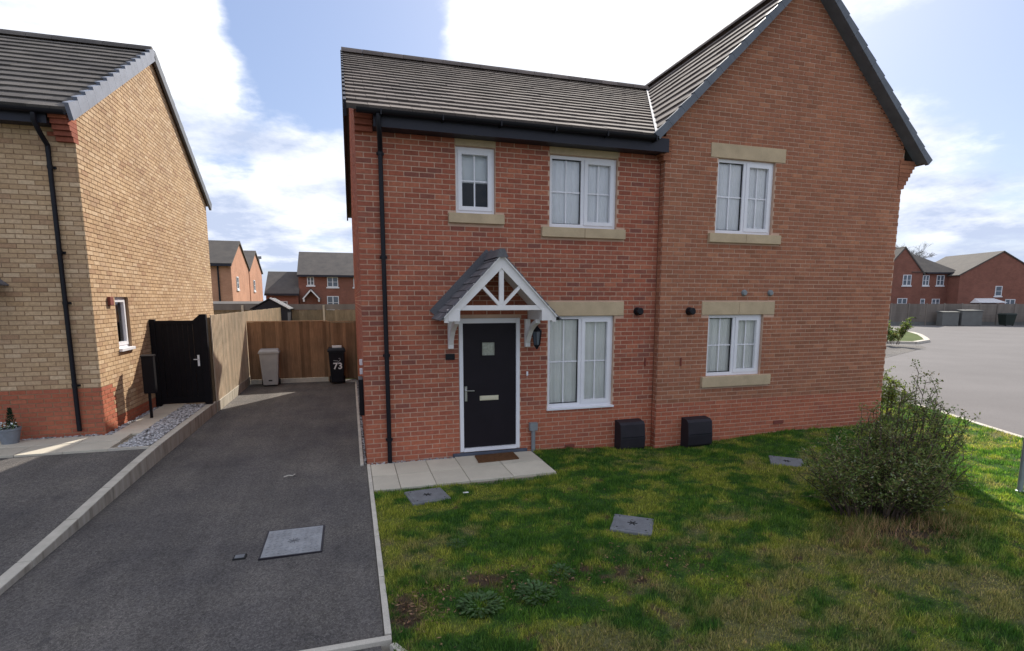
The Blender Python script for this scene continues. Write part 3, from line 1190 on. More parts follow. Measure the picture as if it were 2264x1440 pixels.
def lawn_tint(x, y):
    """colour of the sward itself: green, mossy yellow, dry and bare patches"""
    n1, n2, n3 = fbm(x * 1.7, y * 2.2, 21, 5), fbm(x * 3.8 + 9, y * 5.0, 33, 5), fbm(x * 9.5, y * 12.0, 47)
    green = np.array([0.064, 0.130, 0.020])
    dark = np.array([0.034, 0.085, 0.018])
    moss = np.array([0.185, 0.200, 0.042])
    dry = np.array([0.185, 0.165, 0.078])
    soil = np.array([0.085, 0.056, 0.038])
    G = lambda cx, cy, sx, sy: np.exp(-((x - cx) / sx) ** 2 - ((y - cy) / sy) ** 2)
    ss = lambda v, a, b: np.clip((v - a) / (b - a), 0, 1) ** 2 * (3 - 2 * np.clip((v - a) / (b - a), 0, 1))
    fm = ss(n2 + 0.10 * (n1 - 0.5) + 0.30 * G(0.3, 5.3, 0.35, 1.2) + 0.12 * G(1.6, 6.6, 1.3, 0.3) + 0.25 * G(5.4, 6.3, 0.9, 0.7) + 0.16 * G(3.2, 5.6, 0.6, 0.3), 0.47, 0.70)
    fd = ss(n1 + 0.42 * (n3 - 0.5) + 0.30 * G(2.6, 3.3, 1.3, 0.5) + 0.17 * G(4.6, 3.0, 1.6, 0.6) + 0.04 * G(6.5, 3.6, 1.8, 0.9) - 0.28 * G(2.6, 6.7, 2.4, 1.0), 0.52, 0.80)
    fs = ss(0.7 * n3 + 0.3 * n2 + 0.42 * G(0.32, 4.15, 0.24, 0.32) + 0.20 * G(1.1, 4.35, 0.35, 0.2) + 0.20 * G(2.2, 4.2, 0.6, 0.28) + 0.16 * G(3.2, 4.35, 0.4, 0.25) + 0.33 * G(BUSH[0] - 0.3, BUSH[1] - 0.55, 0.9, 0.35) - 0.05, 0.60, 0.74)
    fk = 1 - ss(n3 * 0.55 + n2 * 0.45, 0.36, 0.60)
    c = green[None] * (1 - fk[:, None]) + dark[None] * fk[:, None]
    c = c + (moss - c) * (0.85 * fm[:, None])
    c = c + (dry - c) * (0.80 * fd[:, None])
    c = c + (soil - c) * fs[:, None]
    return c, fs, fd


def lawn_patch(ya, yb, ny, left, nx):
    P, F = [], []
    for j in range(ny + 1):
        yy = ya + (yb - ya) * j / ny
        x0, x1 = left, kerb_x(yy) - 0.06
        xs = np.linspace(x0, x1, nx + 1)
        P.append(np.stack([xs, np.full(nx + 1, yy)], 1))
    P = np.concatenate(P)
    i, j = np.meshgrid(np.arange(nx), np.arange(ny))
    a = (j * (nx + 1) + i).ravel()
    F = np.stack([a, a + 1, a + nx + 2, a + nx + 1], 1)
    return P, F


P1, F1 = lawn_patch(0.9, 8.34, 150, 0.205, 220)
P2, F2 = lawn_patch(8.34, 19.0, 60, 10.2, 40)
PP = np.concatenate([P1, P2])
FF = np.concatenate([F1, F2 + len(P1)])
tn, _, _ = lawn_tint(PP[:, 0], PP[:, 1])
struct(np_mesh('lawn', np.column_stack([PP, lawn_z(PP[:, 0], PP[:, 1])]), FF, 'turf', tint=tn * 0.8))

# grass blades: one uncountable mass
NB = 560000
gx = rng.uniform(0.21, 13.2, NB * 2)
gy = rng.uniform(2.2, 13.0, NB * 2)
kx = np.interp(gy, [p[1] for p in KERB], [p[0] for p in KERB])
ca, sa = math.cos(R(YAW)), math.sin(R(YAW))
fwd, side = gx * sa + gy * ca, gx * ca - gy * sa
ok = (gx < kx - 0.07) & ((gy < 8.28) | (gx > 10.32)) & (side / fwd < 1.05) & (side / fwd > -0.55)
ok &= ~((gx < 2.83) & (gy > 7.01))
dist = np.hypot(gx, gy)
ok &= rng.random(NB * 2) < np.clip(1.25 - dist / 14, 0.25, 1)
for (cx, cy), hw, ang, _z in COVERS:
    c_, s_ = math.cos(R(ang)), math.sin(R(ang))
    dx, dy = gx - cx, gy - cy
    ok &= ~((np.abs(dx * c_ + dy * s_) < hw - 0.01) & (np.abs(-dx * s_ + dy * c_) < hw - 0.01))
gx, gy = gx[ok], gy[ok]
tc_, fs_, fd_ = lawn_tint(gx, gy)
keep = rng.random(len(gx)) > fs_ * 0.82
gx, gy, tc_, fs_, fd_ = gx[keep], gy[keep], tc_[keep], fs_[keep], fd_[keep]
m = len(gx)
clump = fbm(gx * 5.5, gy * 5.5, 77, 3)
hgt = (0.014 + 0.075 * np.clip(clump - 0.28, 0, 1)) * rng.uniform(0.5, 1.7, m)
near_bush = np.exp(-((gx - BUSH[0] + 0.2) / 0.95) ** 2 - ((gy - BUSH[1] + 0.45) / 0.4) ** 2)
hgt *= 1 + 2.2 * near_bush
straw = np.array([0.20, 0.145, 0.085])
tc_ = tc_ + (straw - tc_) * (np.clip(near_bush * 1.2, 0, 0.85) * (rng.random(m) > 0.3))[:, None]
ang = rng.uniform(0, 2 * np.pi, m)
lean = rng.uniform(0.1, 0.9, m)
wd = rng.uniform(0.0022, 0.0042, m) * (1 + dist[ok][keep] / 14)
z0 = lawn_z(gx, gy) - 0.003
bx, by = -np.sin(ang) * wd, np.cos(ang) * wd
tipx, tipy = gx + np.cos(ang) * hgt * lean, gy + np.sin(ang) * hgt * lean
vv = np.empty((m, 3, 3), np.float32)
vv[:, 0] = np.stack([gx - bx, gy - by, z0], 1)
vv[:, 1] = np.stack([gx + bx, gy + by, z0], 1)
vv[:, 2] = np.stack([tipx, tipy, z0 + hgt * np.sqrt(np.clip(1 - 0.45 * lean ** 2, 0.2, 1))], 1)
g = np_mesh('grass', vv.reshape(-1, 3), np.arange(m * 3).reshape(-1, 3), 'grass_blade', tint=np.repeat(tc_ * 1.75, 3, axis=0))
g['kind'] = 'stuff'
g['label'] = 'patchy short green and yellow lawn grass in front of the houses'
g['category'] = 'grass'

# fallen leaves and bits of straw on the bare patches
nl = 900
lx = np.concatenate([rng.normal(0.42, 0.16, 260), rng.normal(1.15, 0.35, 160), rng.normal(2.35, 0.55, 260), rng.uniform(0.4, 6, 220)])
ly = np.concatenate([rng.normal(4.1, 0.22, 260), rng.normal(4.3, 0.15, 160), rng.normal(4.25, 0.25, 260), rng.uniform(2.6, 7, 220)])
q = (lx > 0.24) & (ly < 8) & ~((lx < 2.83) & (ly > 7.0))
lx, ly = lx[q], ly[q]
nl = len(lx)
an = rng.uniform(0, 6.28, nl)
s1, s2 = rng.uniform(0.010, 0.028, nl), rng.uniform(0.004, 0.011, nl)
lz = lawn_z(lx, ly) + rng.uniform(0.006, 0.03, nl)
c_, s_ = np.cos(an), np.sin(an)
lv = np.empty((nl, 4, 3))
for k, (a, b, dz) in enumerate(((-1, 0, 0.0), (0, -1, 0.004), (1, 0, 0.002), (0, 1, -0.002))):
    lv[:, k] = np.stack([lx + a * s1 * c_ - b * s2 * s_, ly + a * s1 * s_ + b * s2 * c_, lz + dz + 0.3 * a * s2], 1)
lt = np.array([0.24, 0.17, 0.105]) * rng.uniform(0.45, 1.35, (nl, 1))
o = np_mesh('leaf_litter', lv.reshape(-1, 3), np.arange(nl * 4).reshape(-1, 4), 'grass_blade', tint=np.repeat(lt, 4, axis=0))
o['kind'] = 'stuff'
o['label'] = 'dry fallen leaves and straw on the bare lawn patches'
o['category'] = 'leaf litter'


# ---- grass island and crossover beyond the turning area
isl = [(30.4, 25.6), (32.4, 24.0), (34.8, 25.0), (36.9, 26.7), (39.6, 29.0), (42.0, 31.4), (43.6, 34.2), (42.5, 36.0), (38, 34), (33.5, 29.5)]
mb = MB()
mb.poly([(x, y, 0.02) for x, y in isl])
struct(mb.build('grass_island', 'far_ground'))
ik = struct(bpy.data.objects.new('island_kerb', None))
COL.objects.link(ik)
ORG[ik] = V((0, 0, 0))
for (xa, ya), (xb, yb) in zip(isl, isl[1:] + isl[:1]):
    MB().bar((xa, ya, -0.04), (xb, yb, -0.04), 0.3, 0.16).build('kerb_stone', 'edging', ik)
mb = MB()
mb.poly([(21.0, 17.4, -0.104), (30.5, 21.9, -0.104), (31.6, 23.0, -0.104), (30.2, 24.6, -0.104), (20.0, 19.0, -0.104)])
struct(mb.build('crossover', 'asphalt'))

# ================================================================== THE BRICK HOUSE (left half of the pair)
HX0, HX1, HY = 0.165, 5.08, 8.306
BACK, RY = 18.0, 13.15
TAN = 0.535
RED = ['red_brick', 'plinth_brick']
house = thing('brick_house', 'red brick semi-detached house with white gabled porch and dark front door', 'house', (HX0, HY, 0))
Ff = Face((HX0, HY, 0), (1, 0, 0), (0, -1, 0))
U = lambda X: X - HX0
W = HX1 - HX0
door_h = (U(1.615), U(2.615), 0.06, 2.22)
sw = (U(1.60), U(2.215), 3.81, 4.79)
bw = (U(3.11), U(4.29), 3.66, 4.78)
lw = (U(3.10), U(4.30), 0.70, 2.24)
openings = [door_h, sw, bw, lw]
blocks = [(U(1.48), U(2.35), 3.66, 3.81), (U(1.595), U(2.22), 4.79, 4.98), (U(2.97), U(4.44), 3.50, 3.66), (U(3.105), U(4.295), 4.78, 4.98), (U(2.95), U(4.47), 2.24, 2.475),
          (U(4.47), U(4.55), 0.02, 0.09)]
span_f = lambda z: (0.0, W)
wf = wall_sheet(Ff, house, -0.25, span_f, 5.26, openings, 'mortar')
bk = Brickwork()
bk.lay(Ff, wf, -0.20, 5.25, span_f, openings + blocks[:5], lambda u, z: 1 if z < 0.70 else 0)
# side wall with its gable
Fs = Face((HX0, BACK, 0), (0, -1, 0), (-1, 0, 0))
SL_ = BACK - HY
rzs = lambda u: 5.26 + min(u, SL_ - u) * TAN


def span_s(z, a=0.0, b=SL_):
    if z <= 5.26:
        return (a, b)
    k = (z - 5.26) / TAN
    return (a + k, b - k)


wsd = wall_sheet(Fs, house, -0.25, lambda z: (0, SL_), 5.26, [], 'mortar', peak=[(0, 5.26), (SL_, 5.26), (SL_ / 2, 5.26 + SL_ / 2 * TAN)])
bk.lay(Fs, wsd, -0.20, 5.26 + SL_ / 2 * TAN - 0.05, lambda z: span_s(z, 0.0, SL_ - 0.0165), [], lambda u, z: 1 if z < 0.70 else 0, first=False)
bk.finish(house, RED)
mb = MB()
mb.poly([(HX1, BACK, -0.25), (HX0, BACK, -0.25), (HX0, BACK, 5.26), (HX1, BACK, 5.26)])
mb.build('wall', 'red_laid', house)

# kneelers: corbelled bricks closing the eaves
def kneeler(house_, xs, ys, z0, n, step, axis, mat='red_brick'):
    """n courses, each stepping a little further along axis"""
    mb = MB()
    for k in range(n):
        z = z0 + k * CH
        d = step * (k + 1)
        x0, x1, y0, y1 = xs[0], xs[1], ys[0], ys[1]
        if axis == '-y':
            y0 -= d
        elif axis == '-x':
            x0 -= d
        elif axis == '+x':
            x1 += d
        mb.box(x0, x1, y0, y1, z, z + CH - 0.006)
    return mb.build('kneeler', mat, house_)


kneeler(house, (HX0 - 0.004, HX0 + 0.238), (HY - 0.02, HY + 0.1), 4.86, 4, 0.055, '-y')

# lintels, sills
def sill(h_, f_, u0, u1, z0, z1, joint=False):
    return slab_block(h_, f_, u0, u1, z0 + 0.003, z1 - 0.003, -0.10, 0.055, 'sill', joint=joint)


sill(house, Ff, *blocks[0])
slab_block(house, Ff, blocks[1][0], blocks[1][1], blocks[1][2] + 0.003, blocks[1][3], -0.1, 0.008, 'lintel')
sill(house, Ff, *blocks[2], joint=True)
slab_block(house, Ff, blocks[3][0], blocks[3][1], blocks[3][2] + 0.003, blocks[3][3], -0.1, 0.008, 'lintel')
slab_block(house, Ff, *blocks[4][:2], blocks[4][2] + 0.003, blocks[4][3] - 0.003, -0.1, 0.008, 'lintel')
# windows
window(house, Ff, sw[0] + 0.003, sw[1] - 0.003, sw[2] + 0.003, sw[3] - 0.003, None, 'blind', 'x')
window(house, Ff, bw[0] + 0.003, bw[1] - 0.003, bw[2] + 0.003, bw[3] - 0.003, 0.5, 'net', 'x')
window(house, Ff, lw[0] + 0.003, lw[1] - 0.003, lw[2] + 0.003, lw[3] - 0.003, 0.5, 'curtain', 'x', sill=True)

# front door
D0, D1, DZ0, DZ1 = 1.615, 2.615, 0.075, 2.215
m = MB()
for a in ((D0 + .003, D0 + 0.062, DZ0, DZ1), (D1 - 0.062, D1 - .003, DZ0, DZ1), (D0 + 0.062, D1 - 0.062, DZ1 - 0.075, DZ1)):
    m.box(a[0], a[1], HY - 0.012, HY + 0.06, a[2], a[3])
m.box(D0 + 0.062, D1 - 0.062, HY - 0.03, HY + 0.06, DZ0, DZ0 + 0.055)
door = m.build('door', 'white_upvc', house)
m = MB()
L0, L1, LZ0, LZ1 = D0 + 0.066, D1 - 0.066, DZ0 + 0.06, DZ1 - 0.08
gx0, gx1, gz0, gz1 = 1.985, 2.205, 1.62, 1.84
for a in ((L0, gx0, LZ0, LZ1), (gx1, L1, LZ0, LZ1), (gx0, gx1, LZ0, gz0), (gx0, gx1, gz1, LZ1)):
    m.box(a[0], a[1], HY + 0.012, HY + 0.055, a[2], a[3])
m.build('door_leaf', 'door_paint', door)
m = MB()
m.box(gx0, gx1, HY + 0.03, HY + 0.04, gz0, gz1)
m.build('door_glass', 'obscure_glass', door)
m = MB()
for a in ((gx0 - .018, gx0 + .006, gz0 - .018, gz1 + .018), (gx1 - .006, gx1 + .018, gz0 - .018, gz1 + .018), (gx0 + .006, gx1 - .006, gz0 - .018, gz0 + .006), (gx0 + .006, gx1 - .006, gz1 - .006, gz1 + .018)):
    m.box(a[0], a[1], HY + 0.004, HY + 0.02, a[2], a[3])
m.build('glass_bead', 'door_paint', door)
m = MB()
m.box(1.945, 2.255, HY - 0.004, HY + 0.013, 0.90, 0.975)
m.box(1.965, 2.235, HY - 0.014, HY - 0.0042, 0.915, 0.96)
m.build('letterbox', 'brass_cream', door, bevel=0.004)
m = MB()
m.box(1.700, 1.738, HY - 0.002, HY + 0.013, 0.90, 1.14)
m.tube([(1.719, HY, 1.075), (1.719, HY - 0.055, 1.075)], 0.010)
m.tube([(1.719, HY - 0.055, 1.075), (1.845, HY - 0.055, 1.072)], 0.011)
m.build('door_handle', 'chrome', door)
m = MB()
m.box(D0 - 0.12, D1 + 0.12, HY - 0.055, HY + 0.06, -0.02, 0.058)
m.build('door_step', 'step_brick', house, bevel=0.006)
m = MB()
m.box(1.40, 1.545, HY - 0.022, HY - 0.004, 1.575, 1.67)
m.build('house_sign', 'black_plastic', house, bevel=0.004)
m = MB()
m.box(2.725, 2.755, HY - 0.022, HY - 0.003, 1.275, 1.345)
m.build('door_bell', 'white_upvc', house, bevel=0.004)

# ---- porch canopy
PY, PX = 7.56, 2.105
porch = part_empty('porch_canopy', house)
ps = 1.045
apex_z = 3.16
hw = 0.84


def pz(x):
    return apex_z - abs(x - PX) * ps


m = MB()                                     # barge boards
for s_ in (-1, 1):
    x1 = PX + s_ * hw
    th = 0.175
    q = [(PX, apex_z), (x1, pz(x1)), (x1, pz(x1) - 0.10), (x1 - s_ * 0.06, pz(x1) - 0.10), (PX, apex_z - th * 1.18)]
    fr_ = [V((a, PY - 0.012, b)) for a, b in q]
    bk_ = [V((a, PY + 0.02, b)) for a, b in q]
    m.poly(fr_ if s_ < 0 else fr_[::-1])
    m.poly(bk_[::-1] if s_ < 0 else bk_)
    for i in range(5):
        j = (i + 1) % 5
        m.poly([fr_[i], bk_[i], bk_[j], fr_[j]])
m.build('barge_board', 'white_timber', porch)
m = MB()                                     # thin upper moulding on the barge boards
for s_ in (-1, 1):
    x1 = PX + s_ * (hw + 0.01)
    m.bar((PX, PY - 0.024, apex_z - 0.012), (x1, PY - 0.024, pz(x1) - 0.012), 0.022, 0.045, up=(0, -1, 0))
m.build('barge_moulding', 'white_timber', porch)
m = MB()
m.box(PX - 0.62, PX + 0.62, PY - 0.004, PY + 0.05, 2.355, 2.425)
m.build('tie_beam', 'white_timber', porch, bevel=0.005)
m = MB()
m.box(PX - 0.035, PX + 0.035, PY + 0.0, PY + 0.046, 2.425, 2.96)
m.build('king_post', 'white_timber', porch, bevel=0.005)
for s_ in (-1, 1):
    m = MB()
    m.bar((PX + s_ * 0.02, PY + 0.026, 2.425), (PX + s_ * 0.285, PY + 0.026, 2.70), 0.044, 0.058, up=(0, 1, 0))
    m.build('strut', 'white_timber', porch)
    m = MB()
    xo = PX + s_ * 0.70
    m.box(xo - 0.085, xo + 0.085, PY - 0.02, PY + 0.10, 2.20, 2.37)
    m.build('foot_block', 'white_timber', porch, bevel=0.006)
    m = MB()
    m.box(xo - 0.06, xo + 0.06, PY + 0.10, HY - 0.002, 2.20, 2.36)
    m.build('side_beam', 'white_timber', porch, bevel=0.005)
    m = MB()                                 # gallows bracket: wall leg and curved brace
    xb = PX + s_ * 0.625
    m.box(xb - 0.04, xb + 0.04, HY - 0.075, HY - 0.002, 1.755, 2.199)
    cur = [(HY - 0.05, 1.83), (HY - 0.12, 1.94), (HY - 0.23, 2.05), (HY - 0.38, 2.13), (HY - 0.55, 2.185)]
    for (a0, b0), (a1, b1) in zip(cur[:-1], cur[1:]):
        m.bar((xb, a0, b0), (xb, a1, b1), 0.07, 0.06, up=(0, 0.6, 0.8))
    m.build('bracket', 'white_timber', porch)
m = MB()
for s_ in (-1, 1):                           # boarded underside
    a, b = (PX, apex_z - 0.035), (PX + s_ * (hw + 0.02), pz(PX + s_ * (hw + 0.02)) - 0.035)
    n_ = V((s_ * ps, 0, 1)).normalized()
    deck(m, [(a[0], PY + 0.02, a[1]), (b[0], PY + 0.02, b[1]), (b[0], HY - 0.008, b[1]), (a[0], HY - 0.008, a[1])], n_, 0.02)
m.build('canopy_boarding', 'white_timber', porch)
pl_ = math.hypot(hw + 0.06, (hw + 0.06) * ps)
for s_ in (-1, 1):
    xe = PX + s_ * (hw + 0.06)
    sl = Slope((xe, PY - 0.05, pz(xe) - 0.01), (0, 1, 0), (-s_, 0, ps))
    dep = HY - 0.010 - (PY - 0.05)
    # sub-parts sit directly under the porch
    tile_roof(house, porch, sl, pl_, lambda v: 0.0, lambda v, d=dep: d, gauge=0.15, width=0.19, mat='porch_tile', tail=0.022, limit=60, lap=0.03)
m = MB()
m.hexa([(PX - 0.09, PY - 0.06, apex_z - 0.055), (PX + 0.09, PY - 0.06, apex_z - 0.055), (PX + 0.09, HY - 0.01, apex_z - 0.055), (PX - 0.09, HY - 0.01, apex_z - 0.055),
        (PX - 0.035, PY - 0.06, apex_z + 0.065), (PX + 0.035, PY - 0.06, apex_z + 0.065), (PX + 0.035, HY - 0.01, apex_z + 0.065), (PX - 0.035, HY - 0.01, apex_z + 0.065)])
m.build('ridge_tile', 'porch_tile', porch)
m = MB()                                     # lead flashing up the wall
for s_ in (-1, 1):
    x1 = PX + s_ * (hw + 0.06)
    m.bar((PX, HY - 0.012, apex_z + 0.085), (x1, HY - 0.012, pz(x1) + 0.085), 0.012, 0.11, up=(s_ * ps, 0, 1))
m.build('flashing', 'porch_tile', porch)

# ---- wall lantern
lx, ly, lz = 2.86, HY - 0.14, 1.72
lan = part_empty('wall_lantern', house)
m = MB()
m.lathe((lx, HY - 0.004, lz + 0.30), [(0.045, 0.0), (0.045, 0.012), (0.02, 0.022)], 12, 'y')
m.tube([(lx, HY - 0.02, lz + 0.30), (lx, HY - 0.08, lz + 0.36), (lx, ly, lz + 0.40), (lx, ly, lz + 0.365)], 0.009, 6)
m.lathe((lx, ly, lz), [(0.012, 0.0), (0.02, 0.015), (0.045, 0.05), (0.052, 0.07)], 6)
m.lathe((lx, ly, lz), [(0.088, 0.285), (0.075, 0.305), (0.03, 0.345), (0.012, 0.375)], 6)
for k in range(6):
    a = 2 * math.pi * k / 6
    m.tube([(lx + 0.05 * math.cos(a), ly + 0.05 * math.sin(a), lz + 0.06), (lx + 0.075 * math.cos(a), ly + 0.075 * math.sin(a), lz + 0.29)], 0.006, 5)
m.build('lantern_frame', 'black_plastic', lan)
m = MB()
m.lathe((lx, ly, lz), [(0.047, 0.07), (0.069, 0.283)], 6)
m.build('lantern_glass', 'far_glass', lan)

# ---- roof
sl = Slope((0.05, 8.0, 5.10), (1, 0, 0), (0, 1, TAN))
cosm = 1 / math.hypot(1, TAN)
RL = (RY - 8.0) / cosm
RZ = 5.10 + (RY - 8.0) * TAN
valley_x = lambda Y: 4.82 + (Y - 8.0) * TAN
m = MB()
nm = V((0, -TAN, 1)).normalized()
deck(m, [(0.05, 8.0, 5.10), (4.82, 8.0, 5.10), (valley_x(RY), RY, RZ), (0.05, RY, RZ)], nm)
nb = V((0, TAN, 1)).normalized()
deck(m, [(0.05, RY, RZ), (valley_x(RY), RY, RZ), (4.82, 2 * RY - 8.0, 5.10), (0.05, 2 * RY - 8.0, 5.10)], nb)
roof = m.build('roof', 'dark_tile', house)
tile_roof(house, roof, sl, RL - 0.02, lambda v: 0.0, lambda v: valley_x(8.0 + v * cosm) - 0.05 - 0.045)
ridge_tiles(roof, (0.04, RY, RZ + 0.065), (valley_x(RY), RY, RZ + 0.065))
verge(roof, (0.05, 7.99, 5.095), (0.05, RY, RZ), (-1, 0, 0), 16, w=0.03, mat='black_fascia', lip=0.008)
verge(roof, (0.05, 2 * RY - 7.99, 5.095), (0.05, RY, RZ), (-1, 0, 0), 16, w=0.03, mat='black_fascia', lip=0.008)
m = MB()
m.bar((4.80, 7.98, 5.125), (valley_x(RY), RY, RZ + 0.025), 0.045, 0.03)
m.build('valley_lead', 'lead', roof)
m = MB()                                      # fascia board and boxed soffit
m.box(HX0 + 0.245, 5.06, 8.055, HY - 0.004, 4.885, 4.925)
m.box(HX0 + 0.245, 5.06, 8.030, 8.054, 4.875, 5.085)
m.build('fascia', 'black_fascia', house)
gutter(house, (HX0 + 0.02, 7.965, 5.072), (4.80, 7.965, 5.072))
m = MB()
for k in range(6):
    x = 0.5 + k * 0.85
    m.box(x, x + 0.02, 7.90, 8.03, 5.0, 5.075)
m.build('gutter_bracket', 'black_plastic', house)
m = MB()                                      # downpipe with a swan neck
m.tube([(0.475, 7.965, 5.02), (0.475, 7.965, 4.88), (0.487, 8.03, 4.80), (0.50, 8.20, 4.66), (0.503, 8.255, 4.60), (0.503, 8.255, 4.5)], 0.036, 10)
m.tube([(0.503, 8.255, 4.55), (0.503, 8.255, 0.015)], 0.034, 10)
m.build('downpipe', 'black_plastic', house, smooth=True)
for z in (4.56, 3.1, 1.65, 0.35):
    m = MB()
    m.lathe((0.503, 8.255, z), [(0.040, 0), (0.040, 0.05)], 10)
    m.box(0.45, 0.556, 8.285, HY - 0.003, z + 0.005, z + 0.04)
    m.build('pipe_clip', 'black_plastic', house)

# ---- fittings on the wall
def flue(h_, X, Z, y, r=0.062, name='flue_terminal', mat='black_plastic', ln=0.11):
    m_ = MB()
    m_.lathe((X, y, Z), [(r * 1.15, 0.0), (r * 1.15, 0.012), (r, 0.014), (r, ln), (r * 0.8, ln + 0.012), (r * 0.3, ln + 0.012)], 14, 'y')
    m_.build(name, mat, h_, smooth=True)


def meter_box(h_, X0, X1, z0, z1, y):
    """semi-concealed meter box: leaning front with a rounded hood"""
    prof = [(0.0, z1), (0.16, z1 - 0.02), (0.205, z1 - 0.06), (0.235, z1 - 0.30), (0.225, z0 + 0.13), (0.14, z0), (0.0, z0)]
    m_ = MB()
    a = [V((X0, y - d, z)) for d, z in prof]
    b = [V((X1, y - d, z)) for d, z in prof]
    m_.poly(a)
    m_.poly(b[::-1])
    for i in range(len(prof) - 1):
        m_.poly([a[i + 1], a[i], b[i], b[i + 1]])
    o_ = m_.build('meter_box', 'meter_box', h_, bevel=0.012)
    m_ = MB()
    m_.bar((X0 + 0.03, y - 0.2365, z1 - 0.27), (X1 - 0.03, y - 0.2365, z1 - 0.27), 0.012, 0.01)
    m_.build('lid_edge', 'black_plastic', o_)


flue(house, 4.73, 2.31, HY)
meter_box(house, 4.36, 4.83, -0.16, 0.43, HY - 0.004)
m = MB()
m.box(2.775, 2.905, HY - 0.085, HY - 0.003, 0.36, 0.49)
m.tube([(2.84, HY - 0.045, 0.37), (2.84, HY - 0.045, -0.06)], 0.034, 10)
m.build('waste_pipe', 'grey_plastic', house)
m = MB()
m.box(3.42, 3.60, HY - 0.012, HY - 0.003, 0.005, 0.06)
m.build('air_brick', 'terracotta', house)
m = MB()
m.box(4.90, 4.925, HY - 0.02, HY - 0.003, 1.36, 1.50)
m.build('cable_clip', 'terracotta', house)
m = MB()
m.box(HX0 - 0.075, HX0 - 0.003, 9.0, 9.42, 0.62, 1.22)
m.build('electric_meter_box', 'black_plastic', house, bevel=0.01)
for yy, zz_ in ((9.05, 1.30), (8.95, 1.46)):
    m = MB()
    m.box(HX0 - 0.05, HX0 - 0.003, yy, yy + 0.09, zz_, zz_ + 0.09)
    m.build('wall_vent', 'white_upvc', house, bevel=0.006)

# ================================================================== THE GABLE HOUSE (right half of the pair)
GX0, GX1, GY = 5.08, 10.27, 8.16
GRX = 7.72
gdeck = lambda X: 5.08 + (X - 4.80) if X < GRX else 5.08 + (10.64 - X)
gh = thing('gable_house', 'brown-red brick gable-fronted house with two stone-silled windows, joined on the right', 'house', (GX0, GY, 0))
Fg = Face((GX0, GY, 0), (1, 0, 0), (0, -1, 0))
G = lambda X: X - GX0
GW = GX1 - GX0
gu = (G(6.11), G(7.30), 3.65, 4.90)
gl_ = (G(6.07), G(7.24), 1.14, 2.24)
gop = [gu, gl_]
gbl = [(G(5.955), G(7.50), 4.90, 5.14), (G(5.97), G(7.47), 3.49, 3.65), (G(5.92), G(7.47), 2.24, 2.475), (G(5.96), G(7.44), 0.95, 1.14)]
ZC = 5.30
gw_l = lambda z: max(0.0, z - 0.03 - 5.08 + 4.80 - GX0 + 0.06)
gw_r = lambda z: min(GW, 10.64 - (z + 0.03 - 5.08) - GX0)
span_g = lambda z: (gw_l(z), gw_r(z))
pk_z = 5.08 + (GRX - 4.80) - 0.03
wg = wall_sheet(Fg, gh, -0.25, lambda z: (0, GW), ZC, gop, 'mortar', peak=[(0, ZC), (GW, ZC), (GRX - GX0, pk_z)])
bk = Brickwork()
bk.lay(Fg, wg, -0.20, pk_z - 0.06, span_g, gop + gbl, lambda u, z: 1 if z < 0.70 else 0)
Fr = Face((GX0, HY - 0.006, 0), (0, -1, 0), (-1, 0, 0))
RW = HY - 0.006 - GY
wr = wall_sheet(Fr, gh, -0.25, lambda z: (0, RW - 0.002), 5.2, [], 'mortar')
bk.lay(Fr, wr, -0.20, 5.18, lambda z: (0.0, RW - 0.0165), [], lambda u, z: 1 if z < 0.70 else 0, first=False)
bk.finish(gh, ['brown_brick', 'plinth_brick'])
m = MB()
m.poly([(GX1 - 0.006, GY + 0.01, -0.25), (GX1 - 0.006, BACK, -0.25), (GX1 - 0.006, BACK, 5.35), (GX1 - 0.006, GY + 0.01, 5.35)])
m.poly([(GX1, BACK, -0.25), (GX0, BACK, -0.25), (GX0, BACK, 5.3), (GRX, BACK, pk_z), (GX1, BACK, 5.3)])
m.build('wall', 'red_laid', gh)
kneeler(gh, (GX0 + 0.002, GX0 + 0.10), (GY - 0.012, GY + 0.14), 4.78, 5, 0.045, '-x', 'brown_brick')
kneeler(gh, (GX1 - 0.10, GX1 + 0.002), (GY - 0.012, GY + 0.30), 4.62, 7, 0.045, '+x', 'brown_brick')
slab_block(gh, Fg, gbl[0][0], gbl[0][1], gbl[0][2] + .003, gbl[0][3] - .003, -0.1, 0.008, 'lintel')
sill(gh, Fg, *gbl[1], joint=True)
slab_block(gh, Fg, gbl[2][0], gbl[2][1], gbl[2][2] + .003, gbl[2][3] - .003, -0.1, 0.008, 'lintel', joint=True)
sill(gh, Fg, *gbl[3])
window(gh, Fg, gu[0] + .003, gu[1] - .003, gu[2] + .003, gu[3] - .003, 0.5, 'net', 'x')
window(gh, Fg, gl_[0] + .003, gl_[1] - .003, gl_[2] + .003, gl_[3] - .003, 0.5, 'curtain', 'x')
flue(gh, 5.66, 2.31, GY)
flue(gh, 6.78, 2.63, GY, 0.05, 'wall_vent', 'grey_plastic', 0.03)
flue(gh, 7.35, 2.63, GY, 0.05, 'wall_vent', 'grey_plastic', 0.03)
meter_box(gh, 5.60, 6.09, -0.16, 0.43, GY - 0.004)
m = MB()
m.box(7.62, 7.84, GY - 0.012, GY - 0.003, 0.17, 0.235)
m.build('air_brick', 'terracotta', gh)
m = MB()
m.box(5.52, 5.545, GY - 0.02, GY - 0.003, 1.36, 1.50)
m.build('cable_clip', 'terracotta', gh)
